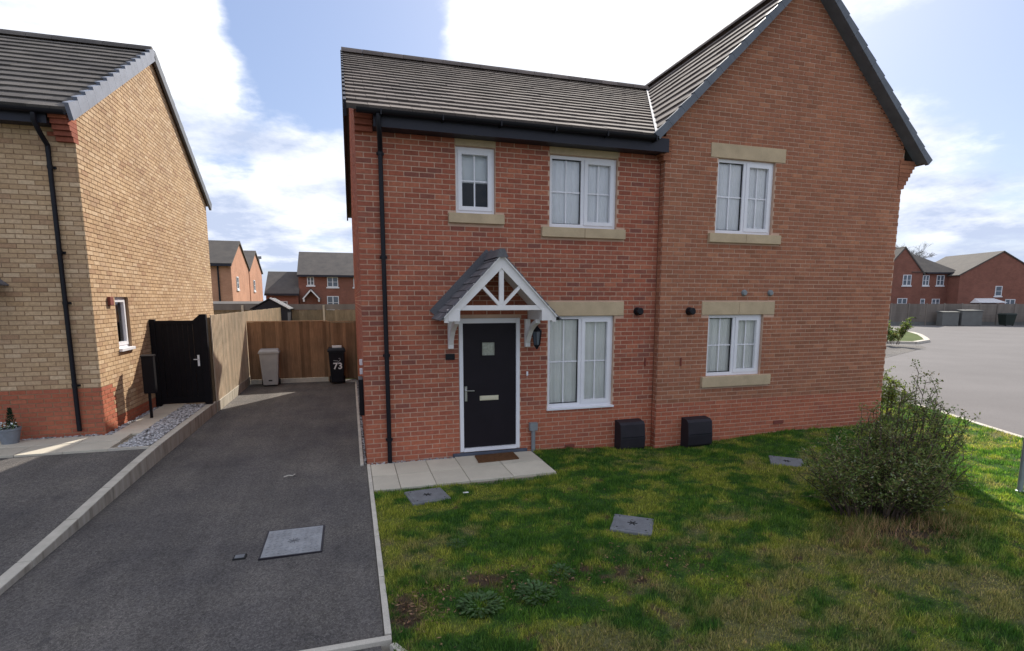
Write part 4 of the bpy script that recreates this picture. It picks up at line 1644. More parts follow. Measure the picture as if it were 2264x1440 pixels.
# roof
VY = 7.99
GZ = 5.08 + (GRX - 4.80)
m = MB()
nl_, nr_ = V((-1, 0, 1)).normalized(), V((1, 0, 1)).normalized()
vy = lambda X: 8.0 + (X - 4.82) / TAN
top_y = vy(GRX)
deck(m, [(4.80, VY, 5.08), (4.81, VY + 0.02, 5.09), (GRX, RY + 0.3, GZ), (GRX, VY, GZ)], nl_)
deck(m, [(GRX, RY - 0.3, GZ), (4.80, 2 * RY - 8.0, 5.08), (4.80, BACK + 0.2, 5.08), (GRX, BACK + 0.2, GZ)], nl_)
deck(m, [(GRX, VY, GZ), (GRX, BACK + 0.2, GZ), (10.64, BACK + 0.2, 5.08), (10.64, VY, 5.08)], nr_)
groof = m.build('roof', 'dark_tile', gh)
s2 = math.sqrt(0.5)
sl2 = Slope((4.80, VY, 5.08), (0, 1, 0), (1, 0, 1))
tile_roof(gh, groof, sl2, (GRX - 4.80) / s2 - 0.02, lambda v: 0.0, lambda v: max(0.03, vy(4.80 + v * s2) - VY - 0.06), gauge=0.33)
sl3 = Slope((10.64, VY, 5.08), (0, 1, 0), (-1, 0, 1))
tile_roof(gh, groof, sl3, (GRX - 4.80) / s2 - 0.02, lambda v: 0.0, lambda v: BACK + 0.2 - VY, gauge=0.33, singles=False)
ridge_tiles(groof, (GRX, VY - 0.03, GZ + 0.07), (GRX, BACK + 0.2, GZ + 0.07))
verge(groof, (4.79, VY, 5.075), (GRX, VY, GZ), (0, -1, 0), 13, h=0.055, w=0.055, lip=0.03)
verge(groof, (10.65, VY, 5.075), (GRX, VY, GZ), (0, -1, 0), 13, h=0.055, w=0.055, lip=0.03)
m = MB()                                      # undercloak strip closing the verge against the wall
for xa in (4.80, 10.64):
    sgn = 1 if xa < GRX else -1
    m.bar((xa + sgn * 0.06, 8.075, 5.08 + 0.06 - 0.05), (GRX, 8.075, GZ - 0.05), 0.18, 0.03, up=(-sgn, 0, 1))
m.build('undercloak', 'verge_dark', groof)
m = MB()
m.box(10.29, 10.60, 8.45, BACK, 4.93, 4.97)
m.box(10.58, 10.60, 8.45, BACK, 4.97, 5.08)
m.build('fascia', 'black_fascia', gh)
gutter(gh, (10.665, 8.45, 5.07), (10.665, BACK, 5.07))

# ================================================================== THE BUFF NEIGHBOUR HOUSE (left)
LX, LY, LZ = -4.04, 10.5, 0.33
LB, LRY = 18.7, 14.6
LT = 0.592
nh = thing('buff_house', 'buff brick neighbour house with dark tiled roof and sunlit gable wall', 'house', (LX, LY, LZ))
Lf = Face((-9.8, LY, LZ), (1, 0, 0), (0, -1, 0))
LW = LX + 9.8
BUFF = ['buff_brick', 'plinth_brick', 'red_brick']
ldoor, lwa, lwb, lwc = (3.27, 4.22, 0.0, 2.14), (1.0, 2.2, 0.72, 2.24), (1.0, 2.2, 3.55, 4.75), (3.1, 4.1, 3.55, 4.75)
lops = [ldoor, lwa, lwb, lwc]
lstone = [(0.86, 2.34, 2.24, 2.475), (0.86, 2.34, 3.39, 3.55), (2.96, 4.24, 3.39, 3.55)]
wlf = wall_sheet(Lf, nh, -0.35, lambda z: (0, LW), 5.15, lops, 'buff_mortar')
bk = Brickwork()


def lmat(u, z):
    if z < 0.70:
        return 1
    return 2 if (z > 4.70 and u > LW - 0.35) else 0


bk.lay(Lf, wlf, -0.095, 5.14, lambda z: (0, LW), lops + lstone, lmat)
for w_ in (lwa, lwb, lwc):
    window(nh, Lf, w_[0] + .003, w_[1] - .003, w_[2] + .003, w_[3] - .003, 0.5, 'net', 'x')
slab_block(nh, Lf, lstone[0][0], lstone[0][1], lstone[0][2] + .003, lstone[0][3] - .003, -0.1, 0.008, 'lintel')
sill(nh, Lf, *lstone[1])
sill(nh, Lf, *lstone[2])
m = MB()
Lf.box(m, ldoor[0], ldoor[0] + 0.06, 0, 2.14, -0.06, 0.01)
Lf.box(m, ldoor[1] - 0.06, ldoor[1], 0, 2.14, -0.06, 0.01)
Lf.box(m, ldoor[0] + 0.06, ldoor[1] - 0.06, 2.07, 2.14, -0.06, 0.01)
ld_ = m.build('door', 'white_upvc', nh)
m = MB()
Lf.box(m, ldoor[0] + 0.061, ldoor[1] - 0.061, 0.02, 2.069, -0.055, -0.012)
m.build('door_leaf', 'door_paint', ld_)
Ls = Face((LX, LY, LZ), (0, 1, 0), (1, 0, 0))
LD = LB - LY
lwin = (0.90, 1.50, 1.29, 2.24)
lpk = 5.15 + LD / 2 * LT
wls = wall_sheet(Ls, nh, -0.35, lambda z: (0, LD), 5.15, [lwin], 'buff_mortar', peak=[(0, 5.15), (LD, 5.15), (LD / 2, lpk)])


def span_l(z):
    k = max(0, (z - 5.15) / LT)
    return (0.0165 + k, LD - k)


bk.lay(Ls, wls, -0.095, lpk - 0.05, span_l, [lwin], lambda u, z: 1 if ((z < 0.70 and u < 0.55) or z < 0.13) else 0)
bk.finish(nh, BUFF)
m = MB()
m.poly([(LX, LB, 0), (-9.8, LB, 0), (-9.8, LB, LZ + 5.15), (LX, LB, LZ + 5.15)])
m.poly([(-9.8, LB, 0), (-9.8, LY, 0), (-9.8, LY, LZ + 5.15), (-9.8, LRY, LZ + lpk), (-9.8, LB, LZ + 5.15)])
m.build('wall', 'buff_laid', nh)
kneeler(nh, (LX - 0.23, LX + 0.004), (LY - 0.02, LY + 0.1), LZ + 4.62, 5, 0.045, '-y', 'red_brick')
window(nh, Ls, lwin[0] + .003, lwin[1] - .003, lwin[2] + .003, lwin[3] - .003, None, 'blind', '', sill=False)
m = MB()
Ls.box(m, lwin[0] - 0.02, lwin[1] + 0.02, lwin[2] - 0.05, lwin[2] + 0.004, -0.09, 0.05)
m.build('sill', 'white_upvc', nh, bevel=0.006)
m = MB()
Ls.box(m, 0.57, 0.72, 2.08, 2.23, 0.003, 0.05)
m.build('wall_vent', 'terracotta', nh, bevel=0.01)
# roof
LE = LZ + 5.03
sl = Slope((-9.9, 10.2, LE), (1, 0, 0), (0, 1, LT))
lcos = 1 / math.hypot(1, LT)
LRZ = LE + (LRY - 10.2) * LT
m = MB()
deck(m, [(-9.9, 10.2, LE), (LX + 0.05, 10.2, LE), (LX + 0.05, LRY, LRZ), (-9.9, LRY, LRZ)], V((0, -LT, 1)).normalized())
deck(m, [(-9.9, LRY, LRZ), (LX + 0.05, LRY, LRZ), (LX + 0.05, 2 * LRY - 10.2, LE), (-9.9, 2 * LRY - 10.2, LE)], V((0, LT, 1)).normalized())
lroof = m.build('roof', 'dark_tile', nh)
tile_roof(nh, lroof, sl, (LRY - 10.2) / lcos - 0.02, lambda v: 0.0, lambda v: LX + 0.05 + 9.9, mat='dark_tile')
ridge_tiles(lroof, (-9.9, LRY, LRZ + 0.065), (LX + 0.06, LRY, LRZ + 0.065), mat='dark_tile')
verge(lroof, (LX + 0.05, 10.19, LE - 0.005), (LX + 0.05, LRY, LRZ), (1, 0, 0), 14, h=0.15, mat='verge_grey', lip=0.03, stp=0.05)
verge(lroof, (LX + 0.05, 2 * LRY - 10.19, LE - 0.005), (LX + 0.05, LRY, LRZ), (1, 0, 0), 14, h=0.16, mat='verge_dark')
m = MB()
m.box(-9.8, LX - 0.24, 10.255, LY - 0.004, LE - 0.20, LE - 0.16)
m.box(-9.8, LX - 0.24, 10.23, 10.254, LE - 0.21, LE - 0.015)
m.build('fascia', 'black_fascia', nh)
gutter(nh, (-9.8, 10.165, LE - 0.03), (LX + 0.03, 10.165, LE - 0.03))
m = MB()
px_ = -4.41
m.tube([(px_, 10.165, LE - 0.09), (px_, 10.165, LE - 0.20), (px_ + .01, 10.30, LE - 0.36), (px_ + .02, 10.445, LE - 0.48), (px_ + .02, 10.445, LE - 0.6)], 0.036, 10)
m.tube([(px_ + .02, 10.445, LE - 0.55), (px_ + .02, 10.445, LZ + 0.01)], 0.034, 10)
m.build('downpipe', 'black_plastic', nh, smooth=True)
for z in (4.2, 2.9, 2.1, 0.75):
    m = MB()
    m.lathe((px_ + .02, 10.445, LZ + z), [(0.040, 0), (0.040, 0.05)], 10)
    m.box(px_ - 0.03, px_ + .085, 10.475, LY - 0.003, LZ + z + .005, LZ + z + .04)
    m.build('pipe_clip', 'black_plastic', nh)
# corner of its own porch canopy, mostly out of frame
lp = part_empty('porch_canopy', nh)
for s_ in (-1, 1):
    xe = -6.05 + s_ * 0.92
    sl = Slope((xe, 9.75, 2.72), (0, 1, 0), (-s_, 0, 1.0))
    tile_roof(nh, lp, sl, 0.92 * math.sqrt(2), lambda v: 0.0, lambda v: 0.735, gauge=0.15, width=0.19, mat='porch_tile', tail=0.022, singles=False)
m = MB()
for s_ in (-1, 1):
    m.bar((-6.05, 9.76, 3.56), (-6.05 + s_ * 0.86, 9.76, 2.70), 0.03, 0.15, up=(s_, 0, 1))
    m.box(-6.05 + s_ * 0.72 - 0.06, -6.05 + s_ * 0.72 + 0.06, 9.77, LY - 0.004, 2.58, 2.70)
m.build('barge_board', 'white_timber', lp)

# ================================================================== PAVING AND GRAVEL
def slab_at(root, x0, x1, y0, y1, z, th=0.04, tilt=0.004):
    m_ = MB()
    a, b = random.uniform(-tilt, tilt), random.uniform(-tilt, tilt)
    m_.hexa([(x0, y0, z - th), (x1, y0, z - th), (x1, y1, z - th), (x0, y1, z - th), (x0, y0, z + a), (x1, y0, z + b), (x1, y1, z - a), (x0, y1, z - b)])
    return m_.build('paving_slab', 'slab', root, bevel=0.005)


pv = thing('door_paving', 'row of pale buff paving slabs below the front door', 'paving', (1.5, 7.6, 0))
mb = MB()
mb.box(0.205, 2.80, 7.04, 8.285, -0.06, -0.005)
mb.build('paving_bed', 'slab_bed', pv)
cols = [(0.212, 0.555), (0.563, 1.035), (1.043, 1.50), (1.508, 2.135), (2.143, 2.79)]
for i, (a, b) in enumerate(cols):
    if i < 3:
        slab_at(pv, a, b, 7.03 + 0.01 * i, 7.615, 0.022)
        slab_at(pv, a, b, 7.623, 8.19, 0.022)
    else:
        slab_at(pv, a, b, 7.05 + 0.03 * (i - 3), 7.66, 0.022)
        slab_at(pv, a, b, 7.668, 8.24, 0.022)
dm = MB()
dm.hexa([(1.80, 7.80, 0.020), (2.46, 7.83, 0.020), (2.47, 8.20, 0.020), (1.82, 8.17, 0.020), (1.80, 7.80, 0.042), (2.46, 7.83, 0.042), (2.47, 8.20, 0.042), (1.82, 8.17, 0.042)])
tag(dm.build('doormat', 'mat_brown', None, (2.13, 8.0, 0.02), bevel=0.006), 'brown coir doormat on the slabs in front of the dark door', 'doormat')

# neighbour's path
np_ = thing('neighbour_path', 'pale slab path around the corner of the buff brick house', 'paving', (-4.2, 9.9, 0.3))
x = -9.6
while x < -3.7:
    x1 = min(x + 0.6, -3.62)
    slab_at(np_, x, x1 - 0.006, 9.41, 9.92, 0.252)
    slab_at(np_, x, x1 - 0.006, 9.926, 10.37, 0.262)
    x = x1
y = 10.376
while y < 12.9:
    slab_at(np_, -3.92, -3.50, y, y + 0.594, 0.262)
    y += 0.6
mb = MB()
mb.hexa([(-3.62, 9.405, 0.2), (-3.08, 9.405, 0.2), (-3.08, 9.455, 0.2), (-3.62, 9.455, 0.2), (-3.62, 9.405, 0.255), (-3.08, 9.405, 0.245), (-3.08, 9.455, 0.245), (-3.62, 9.455, 0.255)])
mb.build('path_edging', 'edging', np_)


def pebbles(name, label, areas, n_, smin, smax):
    """a bed of loose stones: one uncountable mass"""
    base = np.array([(1, 0, 0), (-1, 0, 0), (0, 1, 0), (0, -1, 0), (0, 0, 1), (0, 0, -1), (.6, .6, .55), (-.6, .55, .6), (.55, -.6, .6), (-.6, -.6, .5)], float)
    fc = np.array([(0, 6, 8), (6, 4, 8), (6, 2, 7), (6, 7, 4), (7, 1, 9), (7, 9, 4), (9, 3, 8), (9, 8, 4), (0, 2, 6), (2, 1, 7), (1, 3, 9), (3, 0, 8)])
    tot = sum((b - a) * (d - c) for a, b, c, d, z in areas)
    Vv, Fv = [], []
    for a, b, c, d, z in areas:
        k = int(n_ * (b - a) * (d - c) / tot)
        for _ in range(k):
            s_ = rng.uniform(smin, smax)
            t_ = rng.uniform(0, 6.28)
            q = base * np.array([s_ * rng.uniform(0.8, 1.5), s_, s_ * 0.65])
            r_ = np.array([[math.cos(t_), -math.sin(t_), 0], [math.sin(t_), math.cos(t_), 0], [0, 0, 1]])
            xx, yy = rng.uniform(a, b), rng.uniform(c, d)
            zz2 = z(xx, yy) if callable(z) else z
            Fv.append(fc + len(Vv) * 10)
            Vv.append(q @ r_.T + np.array([xx, yy, zz2 + s_ * rng.uniform(0.1, 0.6)]))
    o_ = np_mesh(name, np.concatenate(Vv), np.concatenate(Fv), 'pebble')
    o_['kind'] = 'stuff'
    o_['label'] = label
    o_['category'] = 'gravel'


pebbles('gravel_bed', 'grey and white gravel between the pale path and the retaining kerb', [(-3.50, -3.09, 9.47, 13.0, lambda x, y: 0.235 + 0.012 * (-3.09 - x) / 0.4)], 2200, 0.012, 0.028)
pebbles('wall_gravel', 'thin grey gravel strip along the foot of the buff house', [(-9.6, -4.06, 10.38, 10.49, 0.245), (-4.03, -3.93, 10.45, 12.9, 0.245)], 900, 0.011, 0.025)
pebbles('house_gravel', 'thin pale gravel strip between the paving slabs and the brick house', [(0.22, 1.55, 8.20, 8.30, 0.0), (0.115, 0.155, 8.3, 17.4, 0.0)], 700, 0.008, 0.018)

# ================================================================== COVERS
cv = thing('manhole_cover', 'large square grey manhole cover set in the tarmac driveway', 'manhole cover', (-0.655, 5.76, 0))
m = MB()
x0, x1, y0, y1 = -0.935, -0.375, 5.44, 6.08
fwid = 0.014
for a in ((x0 - fwid, x1 + fwid, y0 - fwid, y0), (x0 - fwid, x1 + fwid, y1, y1 + fwid), (x0 - fwid, x0, y0, y1), (x1, x1 + fwid, y0, y1)):
    m.box(a[0], a[1], a[2], a[3], -0.02, 0.012)
m.build('cover_frame', 'meter_box', cv)
m = MB()
m.box(x0 + .004, x1 - .004, y0 + .004, y1 - .004, -0.02, 0.013)
m.build('cover_plate', 'cover_pale', cv)
m = MB()
for i in range(9):
    for j in range(10):
        cx, cy = x0 + 0.05 + i * 0.0575, y0 + 0.05 + j * 0.06
        if abs(cx - (x0 + x1) / 2) < 0.09 and abs(cy - (y0 + y1) / 2) < 0.09:
            continue
        r_ = 0.02
        an = 0.785 if (i + j) % 2 else -0.785
        m.bar((cx - r_ * math.cos(an), cy - r_ * math.sin(an), 0.0145), (cx + r_ * math.cos(an), cy + r_ * math.sin(an), 0.0145), 0.009, 0.005)
m.build('tread_pattern', 'cover_pale', cv)['kind'] = 'stuff'
m = MB()
cx, cy = (x0 + x1) / 2, (y0 + y1) / 2
for k in range(4):
    an = k * math.pi / 4 + 0.2
    m.bar((cx - 0.06 * math.cos(an), cy - 0.06 * math.sin(an), 0.0150), (cx + 0.06 * math.cos(an), cy + 0.06 * math.sin(an), 0.0150), 0.008, 0.005)
m.build('cover_emblem', 'cover_grey', cv)['kind'] = 'stuff'
sc_ = thing('stop_tap_cover', 'small dark stop tap cover in the tarmac beside the manhole', 'tap cover', (-1.13, 5.55, 0))
m = MB()
m.box(-1.19, -1.075, 5.50, 5.60, -0.02, 0.008)
m.build('tap_frame', 'rubber', sc_, bevel=0.004)
m = MB()
m.box(-1.175, -1.09, 5.515, 5.585, -0.02, 0.011)
m.build('tap_lid', 'cover_grey', sc_, bevel=0.003)
for k, ((cx, cy), hw_, ang, dz) in enumerate(COVERS):
    lab = ['grey drain cover in the lawn beside the door paving', 'grey drain cover askew in the middle of the lawn', 'dark weathered drain cover in the lawn near the bush'][k]
    zc = float(lawn_z(np.array([cx]), np.array([cy]))[0]) + 0.020
    t_ = thing('drain_cover', lab, 'drain cover', (cx, cy, zc), 'drain covers in the lawn')
    t_.rotation_euler = (R(1.5 * (k - 1)), R(1.0), R(ang))
    ORG[t_] = V((0, 0, 0))
    m = MB()
    m.box(-hw_, hw_, -hw_, hw_, -0.06, 0.0)
    m.build('cover_frame', 'cover_grey', t_, bevel=0.012)
    m = MB()
    q = hw_ - 0.035
    m.box(-q, q, -q, q, -0.03, 0.006)
    m.build('cover_lid', 'cover_grey', t_, bevel=0.008)
    m = MB()
    for a, b in ((-1, -1), (1, 1), (-1, 1), (1, -1)):
        m.lathe((a * q * 0.82, b * q * 0.82, 0.004), [(0.011, 0), (0.011, 0.004)], 8)
    for k2 in range(3):
        an = k2 * math.pi / 3
        m.bar((-0.055 * math.cos(an), -0.055 * math.sin(an), 0.0075), (0.055 * math.cos(an), 0.055 * math.sin(an), 0.0075), 0.012, 0.006)
    m.build('cover_bolts', 'rubber', t_)['kind'] = 'stuff'
ab = MB()
ab.tube([(-0.99, 7.98, 0.018), (-0.93, 8.02, 0.022), (-0.88, 8.0, 0.018), (-0.85, 8.06, 0.020)], 0.008, 5)
tag(ab.build('pale_twig', 'edging', None, (-0.92, 8.0, 0.01)), 'small pale scrap lying on the tarmac driveway', 'scrap')
ab = MB()
ab.box(1.30, 1.37, 6.52, 6.55, 0.05, 0.055)
tag(ab.build('paper_scrap', 'sign_white', None, (1.33, 6.53, 0.05)), 'tiny white scrap of paper on the grass beside the drain cover', 'litter')

# ================================================================== FENCES AND GATES
FX = -2.95
sf = thing('side_fence', 'pale sunlit timber board fence on concrete gravel boards beside the driveway', 'fence', (FX, 13.35, 0))
y = 13.36
k = 0
while y < 26.0:
    w_ = 0.118
    m = MB()
    # feather-edged board: one edge thick, lapping the next
    tz = 2.17 + random.uniform(-0.006, 0.006)
    z0 = 0.235
    m.hexa([(FX - 0.022, y, z0), (FX + 0.004 + 0.012 * (k % 2) * 0, y, z0), (FX - 0.010, y + w_ + 0.012, z0), (FX - 0.022, y + w_ + 0.012, z0),
            (FX - 0.022, y, tz), (FX + 0.004, y, tz), (FX - 0.010, y + w_ + 0.012, tz), (FX - 0.022, y + w_ + 0.012, tz)])
    m.build('board', 'pale_wood', sf)
    y += w_
    k += 1
for j in range(7):
    ya, yb = 13.34 + j * 1.83, min(13.34 + (j + 1) * 1.83 - 0.01, 26)
    m = MB()
    m.box(FX - 0.03, FX + 0.012, ya, yb, -0.08, 0.232)
    m.build('gravel_board', 'kerb_concrete', sf, bevel=0.006)
for j in range(8):
    m = MB()
    ya = 13.33 + j * 1.83
    m.box(FX - 0.13, FX - 0.032, ya, ya + 0.1, -0.1, 2.12)
    m.build('post', 'weathered_wood', sf)
m = MB()
for z in (0.5, 1.2, 1.9):
    m.box(FX - 0.075, FX - 0.0225, 13.34, 26, z, z + 0.075)
m.build('rail', 'weathered_wood', sf)

CY = 17.5
cf = thing('cross_fence', 'brown timber board fence across the end of the driveway', 'fence', (-1.8, CY, 0))
x = FX + 0.02
k = 0
while x < -0.70:
    w_ = 0.096
    k += 1
    CYo, CY = CY, CY - 0.014 * (k % 2)
    m = MB()
    tz = 1.855 + random.uniform(-0.004, 0.004)
    m.hexa([(x, CY - 0.022, 0.14), (x + w_ + 0.004, CY + 0.006, 0.14), (x + w_ + 0.01, CY + 0.016, 0.14), (x, CY + 0.016, 0.14),
            (x, CY - 0.022, tz), (x + w_ + 0.004, CY + 0.006, tz), (x + w_ + 0.01, CY + 0.016, tz), (x, CY + 0.016, tz)])
    m.build('board', 'brown_wood', cf)
    CY = CYo
    x += w_
m = MB()
m.box(FX + 0.02, -0.69, CY - 0.022, CY + 0.03, 1.86, 1.885)
m.build('capping', 'brown_wood', cf)
m = MB()
m.box(FX + 0.02, -0.72, CY - 0.02, CY + 0.02, -0.02, 0.135)
m.build('gravel_board', 'edging', cf)
m = MB()
m.box(-0.715, -0.625, CY - 0.03, CY + 0.07, 0, 1.858)
m.build('post', 'brown_wood', cf)
m = MB()
m.box(0.108, 0.158, CY - 0.03, CY + 0.07, 0, 1.858)
m.build('post', 'brown_wood', cf)
m = MB()
for z in (0.35, 1.55):
    m.box(FX + 0.02, -0.72, CY + 0.0165, CY + 0.06, z, z + 0.07)
m.build('rail', 'brown_wood', cf)
yg = thing('garden_gate', 'brown boarded garden gate at the end of the driveway behind the black bin', 'gate', (-0.25, CY, 0))
x = -0.612
k = 0
while x < 0.04:
    k += 1
    m = MB()
    m.box(x, x + 0.0922, CY + 0.004 - 0.006 * (k % 2), CY + 0.024, 0.06, 1.815 + random.uniform(-0.003, 0.003))
    m.build('board', 'brown_wood', yg)
    x += 0.0925
m = MB()
for z in (0.25, 0.95, 1.6):
    m.box(-0.61, 0.105, CY + 0.0245, CY + 0.06, z, z + 0.09)
m.build('ledge', 'brown_wood', yg)
m = MB()
m.box(-0.62, 0.106, CY + 0.01, CY + 0.05, 1.835, 1.86)
m.build('capping', 'brown_wood', yg)
fs2 = MB()
fs2.box(-0.22, 0.12, 17.10, 17.30, 0.0, 0.035)
tag(fs2.build('pale_batten', 'edging', None, (-0.05, 17.2, 0)), 'short pale slab on the ground beside the black bin', 'slab')

# fence further back, across the gardens
bf = thing('garden_fence', 'weathered timber fence across the gardens behind the cross fence', 'fence', (-1.0, 28.5, 0))
x = -9.0
while x < 3.0:
    m = MB()
    w_ = 0.12
    yb_ = 28.5 - (x + 1) * 0.02
    tz = 2.02 + random.uniform(-0.01, 0.01)
    m.hexa([(x, yb_ - 0.01, 0), (x + w_ + 0.01, yb_ + 0.004, 0), (x + w_ + 0.01, yb_ + 0.02, 0), (x, yb_ + 0.02, 0), (x, yb_ - 0.01, tz), (x + w_ + 0.01, yb_ + 0.004, tz), (x + w_ + 0.01, yb_ + 0.02, tz), (x, yb_ + 0.02, tz)])
    m.build('board', 'weathered_wood', bf)
    x += w_
m = MB()
m.box(-9, 3, 28.50, 28.56, 2.03, 2.30)
m.build('trellis_rail', 'far_fence_wood', bf)
for xp in (-4.95, -3.12, -1.29, 0.54):
    m = MB()
    m.box(xp, xp + 0.09, 28.40, 28.47, 0, 2.26)
    m.build('post', 'pale_wood', bf)

# black side gate between the neighbour house and the side fence
bg = thing('black_gate', 'tall black boarded side gate with posts and a white handle', 'gate', (-3.5, 13.0, 0.25))
gy_ = 13.02
m = MB()
m.box(-4.03, -3.93, gy_ - 0.05, gy_ + 0.05, 0.2, 2.10)
m.build('post', 'dark_gate', bg, bevel=0.006)
m = MB()
m.box(-3.10, -2.965, gy_ - 0.06, gy_ + 0.07, 0.2, 2.20)
m.build('post', 'dark_gate', bg, bevel=0.006)
m = MB()
m.poly([(-3.25, gy_ - 0.02, 2.05), (-3.105, gy_ - 0.02, 2.05), (-3.105, gy_ - 0.02, 2.18)])
m.poly([(-3.25, gy_ + 0.02, 2.05), (-3.105, gy_ + 0.02, 2.18), (-3.105, gy_ + 0.02, 2.05)])
m.poly([(-3.25, gy_ - 0.02, 2.05), (-3.105, gy_ - 0.02, 2.18), (-3.105, gy_ + 0.02, 2.18), (-3.25, gy_ + 0.02, 2.05)])
m.build('post_shoulder', 'dark_gate', bg)
x = -3.915
while x < -3.13:
    m = MB()
    m.box(x, x + 0.092, gy_, gy_ + 0.025, 0.29, 2.0)
    m.build('board', 'dark_gate', bg, bevel=0.004)
    x += 0.0965
m = MB()
m.box(-3.925, -3.105, gy_ - 0.028, gy_ + 0.03, 1.995, 2.07)
m.box(-3.925, -3.105, gy_ - 0.028, gy_ - 0.001, 0.29, 0.42)
m.box(-3.925, -3.825, gy_ - 0.026, gy_ - 0.001, 0.42, 1.995)
m.box(-3.215, -3.105, gy_ - 0.026, gy_ - 0.001, 0.42, 1.995)
m.build('gate_frame', 'dark_gate', bg)
m = MB()
m.box(-3.185, -3.145, gy_ - 0.04, gy_ - 0.027, 1.09, 1.33)
m.tube([(-3.165, gy_ - 0.03, 1.24), (-3.165, gy_ - 0.075, 1.24), (-3.25, gy_ - 0.075, 1.24)], 0.009, 6)
m.build('gate_handle', 'sign_white', bg)

pb_ = thing('post_box', 'black box on a slim black post beside the dark gate', 'post box', (-3.72, 11.68, 0.3))
m = MB()
m.box(-3.745, -3.705, 11.66, 11.70, 0.24, 1.0)
m.build('post', 'dark_gate', pb_)
m = MB()
m.box(-3.80, -3.60, 11.62, 11.74, 0.74, 1.44)
m.build('box_body', 'dark_gate', pb_, bevel=0.012)
m = MB()
m.hexa([(-3.81, 11.61, 1.441), (-3.59, 11.61, 1.441), (-3.59, 11.75, 1.441), (-3.81, 11.75, 1.441), (-3.81, 11.61, 1.46), (-3.59, 11.61, 1.46), (-3.59, 11.75, 1.48), (-3.81, 11.75, 1.48)])
m.build('box_lid', 'dark_gate', pb_)

# ================================================================== BINS
def wheelie_bin(label, cx, cy, rz, body, lid, H_=1.06, w0=0.40, w1=0.52, d0=0.42, d1=0.56, number=None, top=None):
    t_ = thing('wheelie_bin', label, 'bin', (cx, cy, 0), 'wheelie bins at the end of the driveway')
    t_.rotation_euler = (0, 0, rz)
    ORG[t_] = V((0, 0, 0))
    zb, zt = 0.04, H_ - 0.08

    def ring(w, d, z):
        return [(-w / 2, -d / 2, z), (w / 2, -d / 2, z), (w / 2, d / 2, z), (-w / 2, d / 2, z)]
    m_ = MB()
    m_.hexa(ring(w0, d0, zb) + ring(w1, d1, zt))
    b_ = m_.build('bin_body', body, t_, bevel=0.03)
    m_ = MB()
    m_.hexa(ring(w1 + 0.05, d1 + 0.05, zt - 0.01) + ring(w1 + 0.05, d1 + 0.05, zt + 0.035))
    m_.build('rim', body, t_, bevel=0.01)
    m_ = MB()
    m_.hexa(ring(w1 + 0.04, d1 + 0.06, zt + 0.036) + ring(w1 - 0.04, d1 - 0.06, zt + 0.105))
    l_ = m_.build('lid', lid, t_, bevel=0.02)
    m_ = MB()
    m_.tube([(-w1 / 2 + 0.03, d1 / 2 + 0.055, zt + 0.02), (w1 / 2 - 0.03, d1 / 2 + 0.055, zt + 0.02)], 0.016, 8)
    for s_ in (-1, 1):
        m_.box(s_ * w1 * 0.4 - 0.02, s_ * w1 * 0.4 + 0.02, d1 / 2, d1 / 2 + 0.06, zt - 0.01, zt + 0.035)
    m_.build('handle', body, t_)
    for s_ in (-1, 1):
        m_ = MB()
        m_.lathe((s_ * (w0 / 2 + 0.03), d0 / 2 - 0.02, 0.10), [(0.095, -0.02), (0.10, -0.012), (0.10, 0.012), (0.095, 0.02)], 16, 'x')
        m_.build('wheel', 'rubber', t_)
    m_ = MB()
    m_.tube([(-w0 / 2 - 0.03, d0 / 2 - 0.02, 0.10), (w0 / 2 + 0.03, d0 / 2 - 0.02, 0.10)], 0.012, 6)
    m_.build('axle', 'rubber', t_)
    sl_ = (d1 - d0) / 2 / (zt - zb)
    fy = lambda z: -(d0 / 2 + (z - zb) * sl_)
    m_ = MB()                                 # moulded panel lines and the lower badge
    for s_ in (-1, 1):
        m_.bar((s_ * 0.14, fy(0.15) - 0.003, 0.15), (s_ * 0.17, fy(0.80) - 0.003, 0.80), 0.02, 0.01, up=(0, 1, 0))
    m_.build('rib', body, b_)
    if not number:
        m_ = MB()
        m_.hexa([(-0.05, fy(.16) - .006, .16), (0.05, fy(.16) - .006, .16), (0.05, fy(.16) + .01, .16), (-0.05, fy(.16) + .01, .16), (-0.05, fy(.20) - .006, .20), (0.05, fy(.20) - .006, .20), (0.05, fy(.20) + .01, .20), (-0.05, fy(.20) + .01, .20)])
        m_.build('badge', 'rubber', b_)
    if number:
        cu = bpy.data.curves.new('number', 'FONT')
        cu.body = number
        cu.size = 0.27
        cu.align_x = 'CENTER'
        cu.extrude = 0.002
        cu.offset = 0.006
        to = bpy.data.objects.new('number_tmp', cu)
        COL.objects.link(to)
        bpy.context.view_layer.update()
        me = bpy.data.meshes.new_from_object(to.evaluated_get(bpy.context.evaluated_depsgraph_get()))
        bpy.data.objects.remove(to)
        me.materials.clear()
        me.materials.append(MATS['sign_white'])
        no = bpy.data.objects.new('number', me)
        COL.objects.link(no)
        no.parent = b_
        no.location = (0.02, fy(0.50) - 0.006, 0.46)
        no.rotation_euler = (R(90) + math.atan(sl_), 0, 0)
        m_ = MB()                             # council mark: a swoosh and a bar
        pts = [(0.02, 0.66), (0.07, 0.70), (0.10, 0.745), (0.085, 0.785), (0.05, 0.77)]
        m_.tube([(a, fy(b) - 0.004, b) for a, b in pts], 0.008, 5)
        m_.tube([(-0.10, fy(0.715) - 0.004, 0.715), (0.03, fy(0.70) - 0.004, 0.70)], 0.010, 5)
        m_.build('council_mark', 'bin_grey', b_)
    if top:
        m_ = MB()
        m_.box(-0.12, 0.15, -0.12, 0.10, zt + 0.106, zt + 0.16)
        m_.build('lid_grip', top, l_)
    return t_


